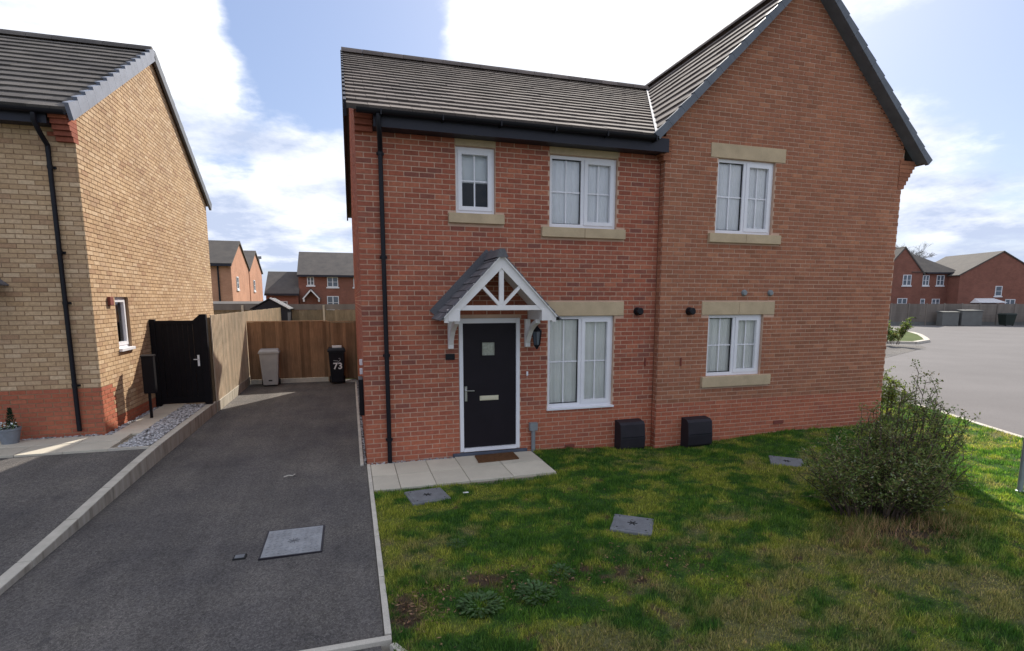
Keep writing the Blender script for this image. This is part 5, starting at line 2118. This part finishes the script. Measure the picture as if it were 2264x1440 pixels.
wheelie_bin('grey wheelie bin standing before the brown cross fence', -2.31, 17.08, R(4), 'bin_grey', 'bin_grey')
wheelie_bin('black wheelie bin numbered 73 beside the brick house wall', -0.44, 17.06, R(2), 'black_plastic', 'black_plastic', w0=0.36, w1=0.47, number='73', top='sign_white')

# ================================================================== POT PLANT AT THE NEIGHBOUR'S WALL
pt = thing('plant_pot', 'grey pot with a small conifer and white flowers beside the buff house', 'plant pot', (-5.22, 10.2, 0.262))
m = MB()
m.lathe((-5.22, 10.2, 0.262), [(0.105, 0), (0.125, 0.10), (0.145, 0.21), (0.155, 0.215), (0.155, 0.245), (0.13, 0.245), (0.12, 0.215)], 18)
m.build('pot', 'pot_grey', pt, smooth=True)
vv_, ff_ = [], []
for _ in range(420):
    h = rng.uniform(0, 1)
    r_ = (0.075 * (1 - h) + 0.012) * math.sqrt(rng.uniform(0.3, 1))
    a = rng.uniform(0, 6.28)
    p = V((-5.19 + r_ * math.cos(a), 10.22 + r_ * math.sin(a), 0.482 + 0.33 * h))
    d = V((math.cos(a), math.sin(a), 1.2)).normalized() * 0.035
    s_ = V((-math.sin(a), math.cos(a), 0)) * 0.008
    i = len(vv_)
    vv_ += [p - s_, p + s_, p + d]
    ff_.append((i, i + 1, i + 2))
np_mesh('conifer_foliage', np.array(vv_) - np.array([-5.22, 10.2, 0.262]), np.array(ff_), 'conifer', pt)
vv_, ff_, mi_ = [], [], []
for k in range(240):
    a, r_ = rng.uniform(0, 6.28), 0.15 * math.sqrt(rng.uniform(0.05, 1))
    p = V((-5.22 + r_ * math.cos(a) - 0.02, 10.18 + r_ * math.sin(a), 0.502 + rng.uniform(0, 0.09)))
    n_ = V((rng.normal(), rng.normal(), 1.5)).normalized()
    u = n_.cross(V((0.3, 0.7, 0.1))).normalized() * rng.uniform(0.010, 0.022)
    w_ = n_.cross(u) * 0.7
    i = len(vv_)
    vv_ += [p - u, p - w_, p + u, p + w_]
    ff_.append((i, i + 1, i + 2, i + 3))
    mi_.append(0 if rng.random() < 0.42 else 1)
np_mesh('flowers', np.array(vv_) - np.array([-5.22, 10.2, 0.262]), np.array(ff_), ['petals', 'fine_leaf'], pt, mi=mi_)['kind'] = 'stuff'

# ================================================================== LAMP POST
lp_ = thing('sign_post', 'slim grey metal post standing in the sunlit grass at the right edge', 'post', (8.34, 4.6, 0))
m = MB()
m.tube([(8.34, 4.6, -0.1), (8.34, 4.6, 3.0)], 0.032, 12)
m.build('post', 'galvanised', lp_, smooth=True)
m = MB()
m.lathe((8.34, 4.6, -0.01), [(0.05, 0), (0.05, 0.03), (0.034, 0.04)], 12)
m.build('collar', 'galvanised', lp_)
m = MB()
m.lathe((8.34, 4.6, 3.0), [(0.034, 0), (0.034, 0.02), (0.015, 0.03)], 12)
m.build('cap', 'black_plastic', lp_)

# ================================================================== BUSH
def shrub(name, label, cx, cy, stems, leaf_mat, n_leaf, leaf=0.03, group=None, seed=5):
    """stems: (base x, y, tip x, y, z, spread)"""
    r_ = np.random.default_rng(seed)
    t_ = thing(name, label, 'bush', (cx, cy, 0), group)
    sb = MB()
    tips = []
    for bx_, by_, tx, ty, tz in stems:
        pts = []
        for k in range(6):
            s_ = k / 5
            pts.append(V((bx_ + (tx - bx_) * s_ ** 1.3 + r_.normal(0, 0.012), by_ + (ty - by_) * s_ ** 1.3 + r_.normal(0, 0.012), tz * s_)))
        sb.tube(pts, [0.011 - 0.008 * k / 5 for k in range(6)], 4, cap=False)
        for _ in range(7):
            k = r_.integers(1, 5)
            f = r_.uniform(0, 1)
            p = pts[k].lerp(pts[k + 1], f)
            d = V((r_.normal(0, 1), r_.normal(0, 1), r_.uniform(0.1, 1.3))).normalized() * r_.uniform(0.12, 0.34)
            e = p + d
            mid = p.lerp(e, 0.5) + V((0, 0, 0.02))
            sb.tube([p, mid, e], [0.005, 0.0035, 0.002], 3, cap=False)
            tips.append((p, mid, e))
        tips.append((pts[3], pts[4], pts[5]))
        tips.append((pts[2], pts[3], pts[4]))
    sb.build('stem', 'twig', t_)
    vv2 = np.empty((n_leaf, 4, 3))
    for i in range(n_leaf):
        a, b, c = tips[r_.integers(0, len(tips))]
        f = r_.uniform(0, 1)
        p = (a.lerp(b, f * 2) if f < 0.5 else b.lerp(c, f * 2 - 1)) + V(tuple(r_.normal(0, 0.022, 3)))
        d = V((r_.normal(), r_.normal(), r_.normal(0.5, 0.6))).normalized()
        n_ = V((r_.normal(0, 0.7), r_.normal(0, 0.7), 1)).normalized()
        s_ = d.cross(n_)
        if s_.length < 0.05:
            s_ = V((1, 0, 0))
        s_.normalize()
        L = leaf * r_.uniform(0.6, 1.5)
        vv2[i, 0] = p
        vv2[i, 1] = p + d * L * 0.5 + s_ * L * 0.24 + n_ * 0.003
        vv2[i, 2] = p + d * L
        vv2[i, 3] = p + d * L * 0.5 - s_ * L * 0.24 + n_ * 0.003
    off = np.array([cx, cy, 0])
    np_mesh('foliage', vv2.reshape(-1, 3) - off, np.arange(n_leaf * 4).reshape(-1, 4), leaf_mat, t_)
    return t_


st = []
r_ = np.random.default_rng(12)
for _ in range(70):
    a = r_.uniform(0, 6.28)
    q = math.sqrt(r_.uniform(0, 1))
    bx_, by_ = BUSH[0] + 0.55 * q * math.cos(a), BUSH[1] - 0.02 + 0.24 * q * math.sin(a)
    tx, ty = BUSH[0] + 0.12 + 0.98 * q * math.cos(a), BUSH[1] + 0.08 + 0.60 * q * math.sin(a)
    H_ = 1.16 - 0.42 * q ** 2 + 0.34 * (math.cos(a) * q) + r_.normal(0, 0.09)
    st.append((bx_, by_, tx, ty, max(0.5, H_)))
for _ in range(60):                     # low outer shoots that close the skirt of the bush
    a = r_.uniform(0, 6.28)
    q = r_.uniform(0.65, 1.0)
    bx_, by_ = BUSH[0] + 0.60 * q * math.cos(a), BUSH[1] - 0.02 + 0.26 * q * math.sin(a)
    tx, ty = BUSH[0] + 0.06 + 1.02 * q * math.cos(a), BUSH[1] + 0.05 + 0.66 * q * math.sin(a)
    st.append((bx_, by_, tx, ty, r_.uniform(0.28, 0.72)))
for a, b in ((0.30, 1.52), (0.42, 1.60), (0.58, 1.56), (0.22, 1.45), (0.70, 1.46), (0.82, 1.38), (0.50, 1.66), (0.95, 1.25), (1.02, 1.15)):
    st.append((BUSH[0] + a * 0.6, BUSH[1], BUSH[0] + a, BUSH[1] + 0.05, b))
shrub('bush', 'loose grey-green shrub with bare brown stems on the lawn', BUSH[0], BUSH[1], st, 'bush_leaf', 30000, 0.031)
st = []
for _ in range(22):
    a = r_.uniform(0, 6.28)
    q = math.sqrt(r_.uniform(0, 1))
    st.append((11.2 + 0.3 * q * math.cos(a), 8.75 + 0.3 * q * math.sin(a), 11.2 + 0.48 * q * math.cos(a), 8.75 + 0.45 * q * math.sin(a), r_.uniform(0.5, 0.95)))
shrub('low_shrub', 'sunlit yellow-green shrub at the right corner of the gable house', 11.2, 8.75, st, 'lit_leaf', 4200, 0.045, seed=8)

# low broad-leaved weeds in the lawn
for k, (wx, wy, rr_, nn_, lab) in enumerate(((0.95, 5.13, 0.10, 26, 'small pale-edged weed rosette in the lawn nearest the driveway'),
                                             (0.93, 4.02, 0.17, 60, 'dark green weed clump in the lawn beside the bare leafy patch'),
                                             (1.42, 4.05, 0.16, 50, 'low grey-green weed patch to the right of the dark clump'),
                                             (1.75, 4.30, 0.12, 34, 'small weed cluster in the leaf litter mid lawn'))):
    t_ = thing('lawn_weed', lab, 'weed', (wx, wy, 0), 'weeds in the lawn')
    vv_, ff_ = [], []
    for _ in range(nn_ * 5):
        a = rng.uniform(0, 6.28)
        q = math.sqrt(rng.uniform(0.0, 1.0)) * rr_ * 0.9
        b = V((q * math.cos(a), q * math.sin(a), 0.005))
        d = V((math.cos(a), math.sin(a), rng.uniform(0.1, 0.6))).normalized()
        L = rr_ * rng.uniform(0.18, 0.42)
        s_ = V((-math.sin(a), math.cos(a), 0)) * L * 0.22
        i = len(vv_)
        b.z += rng.uniform(0, 0.04)
        vv_ += [b, b + d * L * 0.55 + s_, b + d * L - V((0, 0, L * 0.15)), b + d * L * 0.55 - s_]
        ff_.append((i, i + 1, i + 2, i + 3))
    zl = float(lawn_z(np.array([wx]), np.array([wy]))[0])
    np_mesh('leaves', np.array(vv_) + np.array([0, 0, zl]), np.array(ff_), 'weed_leaf', t_)

# ================================================================== FAR HOUSES, FENCES AND TREES
def FH(name, label, loc, rz, group='houses in the distance'):
    t_ = thing(name, label, 'house', loc, group)
    t_.rotation_euler = (0, 0, rz)
    ORG[t_] = V((0, 0, 0))
    return t_


def gable_body(t_, w, d, e, r_, wall, roof, ridge='x', base=-0.5, over=0.25):
    """house in local coords: x 0..w, y 0..d, ridge along x or y"""
    m_ = MB()
    c = [(0, 0), (w, 0), (w, d), (0, d)]
    if ridge == 'x':
        m_.poly([(0, 0, base), (w, 0, base), (w, 0, e), (0, 0, e)])
        m_.poly([(w, d, base), (0, d, base), (0, d, e), (w, d, e)])
        for x_ in (0, w):
            q_ = [(x_, 0, base), (x_, d, base), (x_, d, e), (x_, d / 2, r_), (x_, 0, e)]
            m_.poly(q_ if x_ else q_[::-1])
    else:
        m_.poly([(0, d, base), (0, 0, base), (0, 0, e), (0, d, e)])
        m_.poly([(w, 0, base), (w, d, base), (w, d, e), (w, 0, e)])
        for y_ in (0, d):
            q_ = [(0, y_, base), (w, y_, base), (w, y_, e), (w / 2, y_, r_), (0, y_, e)]
            m_.poly(q_ if not y_ else q_[::-1])
    m_.build('wall', wall, t_)
    m_ = MB()
    th = 0.14
    if ridge == 'x':
        k = (r_ - e) / (d / 2)
        n_ = V((0, -k, 1)).normalized()
        o2 = over
        deck(m_, [(-0.1, -o2, e - o2 * k + th), (w + 0.1, -o2, e - o2 * k + th), (w + 0.1, d / 2, r_ + th), (-0.1, d / 2, r_ + th)], n_, 0.12)
        n_ = V((0, k, 1)).normalized()
        deck(m_, [(-0.1, d / 2, r_ + th), (w + 0.1, d / 2, r_ + th), (w + 0.1, d + o2, e - o2 * k + th), (-0.1, d + o2, e - o2 * k + th)], n_, 0.12)
    else:
        k = (r_ - e) / (w / 2)
        n_ = V((-k, 0, 1)).normalized()
        deck(m_, [(-over, -0.1, e - over * k + th), (w / 2, -0.1, r_ + th), (w / 2, d, r_ + th), (-over, d, e - over * k + th)], n_, 0.12)
        n_ = V((k, 0, 1)).normalized()
        deck(m_, [(w / 2, -0.1, r_ + th), (w + over, -0.1, e - over * k + th), (w + over, d, e - over * k + th), (w / 2, d, r_ + th)], n_, 0.12)
    ro = m_.build('roof', roof, t_)
    if ridge == 'x':
        m_ = MB()
        m_.box(-0.1, w + 0.1, -over - 0.12, -over, e - over * k - 0.06, e - over * k + 0.08)
        m_.box(0, w, -over, -0.01, e - 0.12, e - 0.02)
        m_.build('gutter', 'black_fascia', t_)
    return ro


def far_window(t_, x0, x1, z0, z1, y=0.0, mull=1, axis='y', cross=True, x_=None):
    f_ = Face((0, y, 0), (1, 0, 0), (0, -1, 0)) if axis == 'y' else Face((x_, 0, 0), (0, 1, 0), (1, 0, 0))
    m_ = MB()
    q = 0.07
    f_.box(m_, x0, x1, z0, z0 + q, 0.005, 0.05)
    f_.box(m_, x0, x1, z1 - q, z1, 0.005, 0.05)
    f_.box(m_, x0, x0 + q, z0 + q, z1 - q, 0.005, 0.05)
    f_.box(m_, x1 - q, x1, z0 + q, z1 - q, 0.005, 0.05)
    for k in range(mull):
        u = x0 + (x1 - x0) * (k + 1) / (mull + 1)
        f_.box(m_, u - 0.045, u + 0.045, z0 + q, z1 - q, 0.005, 0.048)
    if cross:
        zm = (z0 + z1) / 2
        f_.box(m_, x0 + q, x1 - q, zm - 0.02, zm + 0.02, 0.004, 0.040)
    w_ = m_.build('window', 'far_white', t_)
    m_ = MB()
    P = f_.P
    m_.poly([P(x0 + q, z0 + q, 0.02), P(x1 - q, z0 + q, 0.02), P(x1 - q, z1 - q, 0.02), P(x0 + q, z1 - q, 0.02)])
    m_.build('pane', 'far_glass', w_)
    m_ = MB()
    f_.box(m_, x0 - 0.1, x1 + 0.1, z0 - 0.13, z0 - 0.002, 0.0, 0.07)
    m_.build('sill', 'far_white', w_)


# left distance: two orange gable ends, one behind the other
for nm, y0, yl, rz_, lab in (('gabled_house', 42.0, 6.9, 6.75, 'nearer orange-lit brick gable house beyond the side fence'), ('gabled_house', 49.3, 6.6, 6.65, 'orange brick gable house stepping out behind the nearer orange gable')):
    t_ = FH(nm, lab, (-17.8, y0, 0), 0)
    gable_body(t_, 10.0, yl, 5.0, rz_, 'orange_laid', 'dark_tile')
    m_ = MB()
    m_.tube([(9.2, -0.1, 4.9), (9.2, -0.1, 0)], 0.06, 6)
    m_.build('downpipe', 'black_plastic', t_)
    far_window(t_, 1.6, 2.3, 3.3, 4.2, axis='x', x_=10.0, mull=0)
    far_window(t_, 7.0, 8.0, 3.6, 4.7)
tp = FH('garage', 'low grey-roofed outbuilding between the orange gables and the far red house', (-7.7, 57.0, 0), 0)
gable_body(tp, 2.9, 6.5, 3.15, 5.25, 'far_red_laid', 'dark_tile')
far_window(tp, 0.9, 1.9, 1.4, 2.4)
t_ = FH('red_house', 'far red brick house with grey roof and white gabled porch', (-4.75, 57.6, 0), 0)
gable_body(t_, 8.5, 7.0, 5.0, 7.35, 'far_red_laid', 'dark_tile')
far_window(t_, 0.80, 1.45, 3.95, 4.80)
far_window(t_, 2.68, 3.72, 3.80, 4.80, mull=1)
far_window(t_, 2.60, 3.72, 1.6, 2.9, mull=1)
far_window(t_, 5.2, 6.2, 3.8, 4.8)
m_ = MB()
m_.box(0.75, 1.6, -0.05, 0.02, 0, 2.1)
m_.build('door', 'door_paint', t_)
m_ = MB()
for s_ in (-1, 1):
    m_.bar((1.15, -0.72, 3.50), (1.15 + s_ * 0.78, -0.72, 2.60), 0.12, 0.20, up=(0, -1, 0))
    m_.box(1.15 + s_ * 0.70 - 0.07, 1.15 + s_ * 0.70 + 0.07, -0.72, 0.0, 2.35, 2.62)
m_.build('porch_truss', 'far_white', t_)
m_ = MB()
for s_ in (-1, 1):
    deck(m_, [(1.15, -0.8, 3.66), (1.15 + s_ * 0.9, -0.8, 2.66), (1.15 + s_ * 0.9, 0, 2.66), (1.15, 0, 3.66)], V((s_, 0, 1)).normalized(), 0.06)
m_.build('porch_roof', 'dark_tile', t_)
ae = thing('aerial_mast', 'thin aerial mast rising behind the orange gables', 'aerial', (-9.3, 65.4, 0))
m_ = MB()
m_.tube([(-9.3, 65.4, 0), (-9.3, 65.4, 7.2)], 0.05, 6)
m_.build('mast', 'grey_plastic', ae)
m_ = MB()
m_.box(-9.55, -9.05, 65.35, 65.45, 6.95, 7.25)
m_.build('aerial_head', 'grey_plastic', ae)

# black shed behind the side fence
sh = thing('garden_shed', 'small black shed with a white verge behind the side fence', 'shed', (-3.45, 26.6, 0))
sh.rotation_euler = (0, 0, 0)
ORG[sh] = V((0, 0, 0))
m_ = MB()
m_.poly([(-0.72, 0, 0), (0.72, 0, 0), (0.72, 0, 2.1), (0.0, 0, 2.52), (-0.72, 0, 2.1)])
m_.poly([(0.72, 0, 0), (0.72, 1.9, 0), (0.72, 1.9, 2.1), (0.72, 0, 2.1)])
m_.poly([(-0.72, 1.9, 0), (-0.72, 0, 0), (-0.72, 0, 2.1), (-0.72, 1.9, 2.1)])
m_.poly([(0.72, 1.9, 0), (-0.72, 1.9, 0), (-0.72, 1.9, 2.1), (0, 1.9, 2.52), (0.72, 1.9, 2.1)])
m_.build('shed_wall', 'shed_black', sh)
m_ = MB()
for s_ in (-1, 1):
    deck(m_, [(0, -0.06, 2.60), (s_ * 0.84, -0.06, 2.11), (s_ * 0.84, 1.95, 2.11), (0, 1.95, 2.60)], V((s_ * 0.58, 0, 1)).normalized(), 0.04)
m_.build('shed_roof', 'shed_black', sh)
m_ = MB()
m_.bar((0.02, -0.08, 2.60), (0.84, -0.08, 2.115), 0.03, 0.07, up=(0.58, 0, 1))
m_.build('verge_trim', 'far_white', sh)
# low lean-to roofs behind the fence
lt_ = thing('lean_to_roof', 'grey flat lean-to roof beside the black shed behind the fence', 'outbuilding', (-6.5, 31, 0))
ORG[lt_] = V((-6.5, 31, 0))
m_ = MB()
m_.box(-8.2, -4.6, 30.5, 33, 0, 2.25)
m_.build('wall', 'weathered_wood', lt_)
m_ = MB()
m_.hexa([(-8.3, 30.35, 2.251), (-4.5, 30.35, 2.251), (-4.5, 33.1, 2.35), (-8.3, 33.1, 2.35), (-8.3, 30.35, 2.32), (-4.5, 30.35, 2.32), (-4.5, 33.1, 2.44), (-8.3, 33.1, 2.44)])
m_.build('roof', 'dark_tile', lt_)

# right distance: positions along the sight line, d metres ahead and s metres to the right
RT, FW = V((math.cos(R(YAW)), -math.sin(R(YAW)), 0)), V((math.sin(R(YAW)), math.cos(R(YAW)), 0))
rp = lambda s_, d, z=0: RT * s_ + FW * d + V((0, 0, z))
RZR = -R(YAW)
t_ = FH('far_gable_house', 'far dull-red house with a front gable and a lower hipped wing beyond the grey fence', rp(42.0, 62), RZR)
gable_body(t_, 4.6, 7.0, 5.55, 8.35, 'far_red_laid', 'dark_tile', 'y')
m_ = MB()
m_.poly([(4.6, 0.15, -0.5), (8.5, 0.15, -0.5), (8.5, 0.15, 5.55), (4.6, 0.15, 5.55)])
m_.poly([(8.5, 0.15, -0.5), (8.5, 7, -0.5), (8.5, 7, 5.55), (8.5, 0.15, 5.55)])
m_.build('wing_wall', 'far_red_laid', t_)
m_ = MB()
m_.poly([(3.3, -0.12, 5.62), (8.85, -0.12, 5.62), (5.4, 3.4, 8.05), (2.4, 3.4, 8.05)])
m_.poly([(8.85, -0.12, 5.62), (8.85, 7.2, 5.62), (5.4, 3.4, 8.05)])
m_.poly([(8.85, 7.2, 5.62), (2.4, 7.2, 5.62), (2.4, 3.4, 8.05), (5.4, 3.4, 8.05)])
m_.build('wing_roof', 'dark_tile', t_)
m_ = MB()
m_.box(4.9, 8.85, -0.22, -0.1, 5.46, 5.62)
m_.tube([(8.2, 0.05, 5.5), (8.2, 0.05, 0)], 0.06, 6)
m_.build('gutter', 'black_fascia', t_)
far_window(t_, 2.35, 3.30, 4.15, 5.35)
far_window(t_, 4.70, 5.45, 4.15, 5.30, y=0.15)
far_window(t_, 6.30, 7.15, 4.15, 5.30, y=0.15)
far_window(t_, 1.95, 3.05, 1.5, 2.72)
far_window(t_, 4.2, 5.2, 1.7, 2.65, y=0.15)
far_window(t_, 6.0, 6.9, 1.7, 2.65, y=0.15)
t_ = FH('far_gable_house', 'far dull-red house with a wide plain gable at the right edge beyond the grey fence', rp(49.6, 60.5), RZR)
gable_body(t_, 9.0, 8.0, 5.25, 7.75, 'far_red_laid', 'dark_tile', 'y')
far_window(t_, 4.05, 4.80, 2.95, 4.05, mull=0)
far_window(t_, 5.3, 6.4, 1.3, 2.6)
m_ = MB()
m_.hexa([(1.4, -1.3, 2.20), (4.4, -1.3, 2.20), (4.4, -0.01, 2.20), (1.4, -0.01, 2.20), (1.4, -1.3, 2.26), (4.4, -1.3, 2.26), (4.0, -0.01, 2.70), (1.9, -0.01, 2.70)])
m_.build('lean_to', 'far_white', t_)
t_ = FH('far_house', 'grey roof of a far house showing between the two dull-red gable houses', rp(56.5, 74), RZR)
gable_body(t_, 9.0, 7.0, 5.6, 7.7, 'far_red_laid', 'dark_tile')
far_window(t_, 1.0, 2.0, 3.6, 4.8)

ff = thing('far_fence', 'long grey-brown panel fence along the far side of the road', 'fence', rp(50, 57))
ff.rotation_euler = (0, 0, RZR)
ORG[ff] = V((0, 0, 0))
for k in range(13):
    x0 = -12.0 + k * 1.86
    m_ = MB()
    m_.box(x0 + 0.06, x0 + 1.80, 0, 0.03, 0.25, 2.12 + random.uniform(-0.02, 0.02))
    for j in range(6):
        m_.box(x0 + 0.06, x0 + 1.80, -0.012, -0.001, 0.30 + j * 0.30, 0.32 + j * 0.30)
    m_.build('panel', 'far_fence_wood', ff)
    m_ = MB()
    m_.box(x0 - 0.055, x0 + 0.055, -0.05, 0.05, -0.2, 2.18)
    m_.build('post', 'far_fence_wood', ff)
    m_ = MB()
    m_.box(x0 + 0.06, x0 + 1.80, -0.01, 0.035, -0.15, 0.245)
    m_.build('gravel_board', 'far_store', ff)


def far_bin(label, s_, d, body):
    b_ = thing('far_bin', label, 'bin', rp(s_, d, -0.1), 'bins along the far fence')
    b_.rotation_euler = (0, 0, RZR)
    ORG[b_] = V((0, 0, 0))
    m_ = MB()
    m_.hexa([(-0.42, -0.4, 0.08), (0.42, -0.4, 0.08), (0.42, 0.4, 0.08), (-0.42, 0.4, 0.08), (-0.55, -0.5, 1.15), (0.55, -0.5, 1.15), (0.55, 0.5, 1.15), (-0.55, 0.5, 1.15)])
    m_.build('bin_body', body, b_, bevel=0.03)
    m_ = MB()
    m_.hexa([(-0.58, -0.54, 1.151), (0.58, -0.54, 1.151), (0.58, 0.54, 1.151), (-0.58, 0.54, 1.151), (-0.5, -0.45, 1.27), (0.5, -0.45, 1.27), (0.5, 0.45, 1.27), (-0.5, 0.45, 1.27)])
    m_.build('lid', body, b_)
    m_ = MB()
    for s2_ in (-0.35, 0.35):
        m_.lathe((s2_, -0.3, 0.08), [(0.08, -0.02), (0.08, 0.02)], 10, 'x')
    m_.build('wheel', 'rubber', b_)


far_bin('dark green bin by the far fence, left of the navy bin', 50.6, 55.3, 'green_bin')
far_bin('navy bin by the far fence at the right edge', 54.0, 55.3, 'navy_bin')
for lab, s_, w_, h_ in (('left one of two pale grey storage boxes by the far fence', 45.1, 1.7, 1.35), ('right one of two pale grey storage boxes by the far fence', 47.3, 2.1, 1.5)):
    b_ = thing('storage_box', lab, 'storage box', rp(s_, 56.0, -0.1), 'storage boxes along the far fence')
    b_.rotation_euler = (0, 0, RZR)
    ORG[b_] = V((0, 0, 0))
    m_ = MB()
    m_.box(-w_ / 2, w_ / 2, -0.4, 0.4, 0, h_)
    m_.build('box_body', 'far_store', b_, bevel=0.03)
    m_ = MB()
    m_.hexa([(-w_ / 2 - .05, -0.46, h_ + .001), (w_ / 2 + .05, -0.46, h_ + .001), (w_ / 2 + .05, 0.44, h_ + .001), (-w_ / 2 - .05, 0.44, h_ + .001), (-w_ / 2 - .05, -0.46, h_ + .05), (w_ / 2 + .05, -0.46, h_ + .05), (w_ / 2 + .05, 0.44, h_ + .14), (-w_ / 2 - .05, 0.44, h_ + .14)])
    m_.build('lid', 'far_store', b_)

# garden shrubs by the far kerb
for k, (x_, y_, h_, lab) in enumerate(((29.6, 23.3, 1.3, 'dark green shrub at the tip of the grass island by the house corner'), (57.5, 43.2, 1.1, 'small yellowish shrub by the left end of the far fence'))):
    st = []
    for _ in range(16):
        a = r_.uniform(0, 6.28)
        q = math.sqrt(r_.uniform(0, 1))
        st.append((x_ + 0.4 * q * math.cos(a), y_ + 0.4 * q * math.sin(a), x_ + 1.0 * q * math.cos(a), y_ + 0.9 * q * math.sin(a), h_ * r_.uniform(0.5, 1.1)))
    shrub('garden_shrub', lab, x_, y_, st, 'bush_leaf' if k == 0 else 'lit_leaf', 2600, 0.11, 'shrubs across the road', seed=30 + k)


def bare_tree(label, s_, d, H_, seed):
    """leafless crown of fine branching twigs"""
    p0 = rp(s_, d)
    t2 = thing('bare_tree', label, 'tree', p0, 'bare trees behind the far houses')
    r2 = random.Random(seed)
    tb, cb = MB(), MB()
    tb.tube([p0, p0 + V((0.1, 0, H_ * 0.25)), p0 + V((0.0, 0.1, H_ * 0.45))], [0.28, 0.22, 0.17], 8)

    def grow(p, dvec, L, r0, lev):
        e = p + dvec * L
        mid = p.lerp(e, 0.5) + V((r2.uniform(-1, 1), r2.uniform(-1, 1), r2.uniform(0, 1))) * L * 0.06
        cb.tube([p, mid, e], [r0, r0 * 0.8, r0 * 0.6], 4 if lev < 2 else 3, cap=False)
        if lev >= 5:
            return
        for _ in range(3 if lev < 4 else 4):
            nd = (dvec + V((r2.gauss(0, 0.5), r2.gauss(0, 0.5), r2.gauss(0.08, 0.3)))).normalized()
            grow(p.lerp(e, r2.uniform(0.55, 1.0)), nd, L * r2.uniform(0.6, 0.82), max(0.012, r0 * 0.6), lev + 1)
    top = p0 + V((0, 0.05, H_ * 0.42))
    for k in range(5):
        a = 2 * math.pi * k / 5 + r2.uniform(-0.3, 0.3)
        grow(top, V((0.65 * math.cos(a), 0.65 * math.sin(a), 1)).normalized(), H_ * 0.2, 0.11, 0)
    tb.build('trunk', 'bark', t2)
    cb.build('crown', 'bark', t2)


bare_tree('tall bare tree behind the gabled far house', 64.0, 90, 12.6, 4)
bare_tree('bare tree rising behind the wide far gable', 79.0, 95, 10.6, 9)
